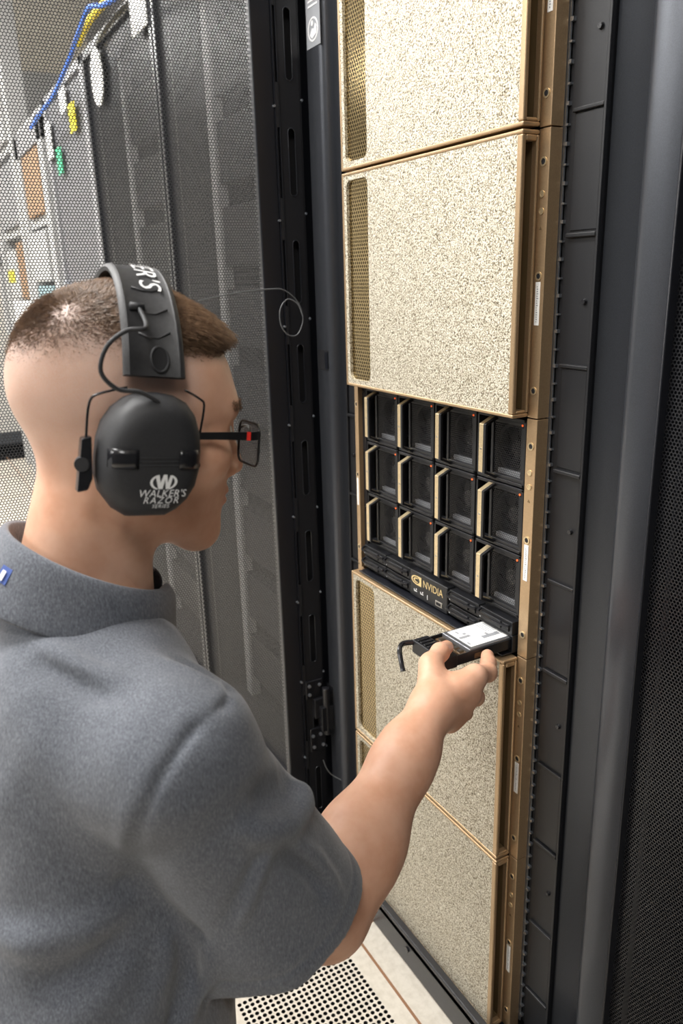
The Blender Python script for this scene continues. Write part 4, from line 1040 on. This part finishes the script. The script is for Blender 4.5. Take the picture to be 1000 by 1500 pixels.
def face_x(a, b):
    """outer face height of the cup at (forward, up) about its centre"""
    k = min(1.0, max(abs(a)/.043, (b/.052 if b > 0 else -b/.0535*.8)))
    xs = [(.0, .1185), (.5, .118), (.72, .1165), (.86, .112), (.97, .103), (1.02, .092)]
    for (k0, x0), (k1, x1) in zip(xs, xs[1:]):
        if k <= k1: return x0+(x1-x0)*(k-k0)/(k1-k0)
    return .092
for s in (1, -1):
    c = cup(s)
    cu = MB(); n = len(CUP)
    v = []
    for x, k in ((.076, .80), (.0745, .92), (.075, 1.0), (.079, 1.0), (.082, .94)):
        v += [(s*x, CY+a*k, CZ+b*k) for a, b in CUP]
    f = [(l*n+i, l*n+(i+1) % n, (l+1)*n+(i+1) % n, (l+1)*n+i) for l in range(4) for i in range(n)]
    lbuild(cu.add(v, f), 'ear_cushion', 'muff_soft', muffs, smooth='all')
    # glossy windows of the two microphones
    for a0, a1 in ((-.0400, -.0165), (.0180, .0385)):
        nn2 = 7; v = []
        for i in range(nn2):
            for jz in range(4):
                a = a0+(a1-a0)*i/(nn2-1); b = -.006+.0160*jz/3; b2 = b-.0035
                v.append((s*(face_x(a, b2)+.0012), CY+a, CZ+b2))
        lbuild(MB().add(v, [(i*4+q, i*4+q+1, (i+1)*4+q+1, (i+1)*4+q) for i in range(nn2-1) for q in range(3)]), 'microphone_window', 'plastic_gloss', c, smooth='all').modifiers.new('t', 'SOLIDIFY').thickness = .0016
    for bz in (.0028, -.0005, -.0038):
        lbuild(MB().tube([(s*(face_x(a, bz)+.0002), CY+a, CZ+bz-.003) for a in np.linspace(-.017, .020, 8)], .0006, 6), 'groove_rib', 'muff', c, smooth='all')
    # wire yoke and pivots
    for pth in ([(.093, -.028, .048), (.092, -.052, .041), (.0905, -.0585, .033), (.089, -.0600, .010), (.088, -.0600, -.006)], [(.093, .022, .048), (.092, .036, .041), (.0915, .0405, .035), (.090, .0385, .012), (.089, .0370, -.004)]):
        lbuild(MB().tube([(s*x, y, z) for x, y, z in spline(pth, 4)], .0011, 6), 'yoke_wire', 'plastic_gloss', muffs, smooth='all')
    pv = MB().prism([(-.064, .004), (-.056, .006), (-.0545, -.030), (-.058, -.040), (-.067, -.042)], s*.080, s*.092, axis=0); lbuild(pv, 'pivot_arm', 'plastic_gloss', muffs, bevel=.0015)
    lbuild(MB().cyl((s*.086, -.062, -.018), (s, -.35, 0), .007, .007, 16, .006), 'volume_dial', 'muff', muffs, smooth=True)
    lbuild(MB().cyl((s*.088, .0335, -.018), (s, .3, 0), .005, .006, 14, .004), 'pivot_knob', 'plastic_gloss', muffs, smooth=True)
    if s > 0: right_cup = c
# headband
def band_pt(t, y, off=0.):
    th = t; return ((.0905+off)*math.sin(th), y, .022+(.1270+off)*math.cos(th))
TH = math.radians(74)
def band(name, mat, w0, w1, o0, o1, y0, tmax, n=44):
    v = []; hw = []
    for i in range(n+1):
        t = -tmax+2*tmax*i/n; k = abs(t)/tmax; w = (w0+(w1-w0)*k)/2
        for y, o in ((-w, o0), (-w-.0012, (o0+o1)/2), (-w+.001, o1-.0008), (-w+.004, o1), (-w+.0055, o1-.0012), (0, o1-.0004), (w-.0055, o1-.0012), (w-.004, o1), (w-.001, o1-.0008), (w+.0012, (o0+o1)/2), (w, o0)):
            v.append(band_pt(t, y0+y, o))
    k = 11; f = [(i*k+q, i*k+(q+1) % k, (i+1)*k+(q+1) % k, (i+1)*k+q) for i in range(n) for q in range(k)] + [tuple(range(k)), tuple(n*k+q for q in range(k))]
    return lbuild(MB().add(v, f), name, mat, muffs, smooth=True, angle=50)
BY = -.004
hb = band('headband', 'band', .047, .052, -.0015, .0058, BY, TH)
for t0 in (.62, .84, 1.03):
    for s in (-1, 1):
        lbuild(MB().tube([band_pt(s*(t0+dt), BY+y, .0056) for y, dt in ((-.013, -.03), (-.004, .0), (.004, .0), (.015, -.05))], .0009, 6), 'chevron_rib', 'band', hb, smooth='all')
for s in (-1, 1):
    ring_ = [band_pt(s*(1.18+.085*math.cos(a)), BY+.004+.0075*math.sin(a), .0062) for a in np.linspace(0, 2*PI, 20, endpoint=False)]
    lbuild(MB().tube(ring_, .0013, 6, closed=True), 'band_eyelet', 'muff', hb, smooth='all')
    lbuild(MB().add(ring_, [tuple(range(20))]), 'eyelet_hole', 'dark_in', hb)
# audio lead between the band and the cup
lead = spline([band_pt(.80, BY-.010, .006), (.108, BY-.014, .098), (.108, -.034, .094), (.107, -.049, .080), (.106, -.053, .060), (.107, -.040, .047), (.109, -.022, .0455), (.110, -.008, .039), (.108, -.004, .034)], 6)
lbuild(MB().tube(lead, .0020, 8), 'audio_lead', 'muff', muffs, smooth='all')
lbuild(MB().tube([band_pt(.80, BY-.018, .007), band_pt(.80, BY-.006, .007)], .0034, 8), 'lead_socket', 'muff', muffs, smooth='all')
# white print: emblem and lettering on the cup, name along the band
def put_text(me, fn, name, parent):
    for v in me.vertices: v.co = LW(fn(v.co.x, v.co.y))
    return link(name, me, 'white_print', parent)
def on_cup(cx, cy):
    return lambda x, y: (face_x(cx+x, cy+y)+.0011, CY+cx+x, CZ+cy+y)
def subdiv(me, n=1):
    bm = bmesh.new(); bm.from_mesh(me); bmesh.ops.triangulate(bm, faces=bm.faces); bmesh.ops.subdivide_edges(bm, edges=bm.edges, cuts=n, use_grid_fill=True); bm.to_mesh(me); bm.free(); return me
put_text(subdiv(text_mesh("WALKER'S", .0088, .25, 0, 1.02)), on_cup(.004, -.0305), 'cup_lettering', right_cup)
put_text(subdiv(text_mesh("RAZOR", .0080, .25, 0, 1.25)), on_cup(.003, -.0365), 'cup_lettering', right_cup)
put_text(subdiv(text_mesh("SERIES", .0045, .25, 0, 1.2)), on_cup(.003, -.0415), 'cup_lettering', right_cup)
# W emblem: oval cut by a slanted W
em = MB(); fnc = on_cup(.005, -.0205)
def epoly(pts): em.add([fnc(*p) for p in pts], [tuple(range(len(pts)))])
def cres(t0, t1):
    o_ = [(.0118*math.cos(t)+.12*.0072*math.sin(t), .0072*math.sin(t)) for t in np.linspace(t0, t1, 9)]; i_ = [(x*.80, y*.86) for x, y in o_]
    em.add([fnc(*p) for p in o_+i_], [(k, k+1, 10+k, 9+k) for k in range(8)])
cres(2.15, 4.25); cres(-1.05, 1.0)
epoly([(-.0072, .0050), (-.0040, .0064), (-.0028, -.0006), (-.0028, -.0060), (-.0046, -.0060)])
epoly([(-.0028, -.0060), (-.0028, -.0006), (-.0002, .0064), (.0012, .0022), (-.0010, -.0060)])
epoly([(-.0002, .0064), (.0028, .0064), (.0034, -.0006), (.0034, -.0060), (.0018, -.0060), (.0012, .0022)])
epoly([(.0034, -.0060), (.0034, -.0006), (.0056, .0060), (.0080, .0048), (.0050, -.0060)])
lbuild(em, 'cup_emblem', 'white_print', right_cup)
bt = subdiv(text_mesh("WALKER'S", .030, .2, 0, 1.0))
put_text(bt, lambda x, y: band_pt(.02 + x/.118, BY+.003+y*.9, .0070), 'band_lettering', hb)

# glasses
specs = thing('eyeglasses', 'black framed glasses with a red accent on the temple', 'glasses', LW((0, .11, 0)))
M['frame_black'] = simple('frame_acetate', (.012, .012, .013), .28); M['accent'] = simple('red_accent', (.75, .03, .02), .4)
def lens_mat():
    m, N, L, p = newmat('lens_glass'); setp(p, col=(.10, .09, .09), rough=.06, alpha=.38); return m
M['lens'] = lens_mat()
GT = .10
for s in (-1, 1):
    out = [(s*(.039+a), b) for a, b in rounded_slot(.056, .042, .010, 5)]
    def lp3(x, z): return (x, .1085-.06*max(0, abs(x)-.03), .000+z)
    lbuild(MB().tube([lp3(x, z-.004) for x, z in out], .0013, 6, closed=True), 'lens_rim', 'frame_black', specs, smooth='all')
    lbuild(MB().add([lp3(x, z-.004) for x, z in out], [tuple(range(len(out)))]), 'lens', 'lens', specs)
    tp = MB(); prof = [(.0675, .1055, .007, .0042), (.0735, .098, .007, .004), (.0765, .06, .0068, .0035), (.0775, .02, .006, .003), (.0765, -.02, .002, .003), (.073, -.045, -.012, .003)]
    v = []
    for x, y, z, h in prof: v += [(s*(x-.0009), y, z-h), (s*(x+.0009), y, z-h), (s*(x+.0009), y, z+h), (s*(x-.0009), y, z+h)]
    f = [(l*4+i, l*4+(i+1) % 4, (l+1)*4+(i+1) % 4, (l+1)*4+i) for l in range(len(prof)-1) for i in range(4)] + [(0, 1, 2, 3), (20, 21, 22, 23)]
    lbuild(tp.add(v, f), 'temple', 'frame_black', specs, smooth=True)
    lbuild(MB().box(min(s*.0736, s*.0752), max(s*.0736, s*.0752), .0900, .0940, .003, .011), 'temple_accent', 'accent', specs)
lbuild(MB().tube(spline([(-.014, .1185, .004), (-.007, .121, .009), (.007, .121, .009), (.014, .1185, .004)], 4), .0015, 6), 'bridge', 'frame_black', specs, smooth='all')
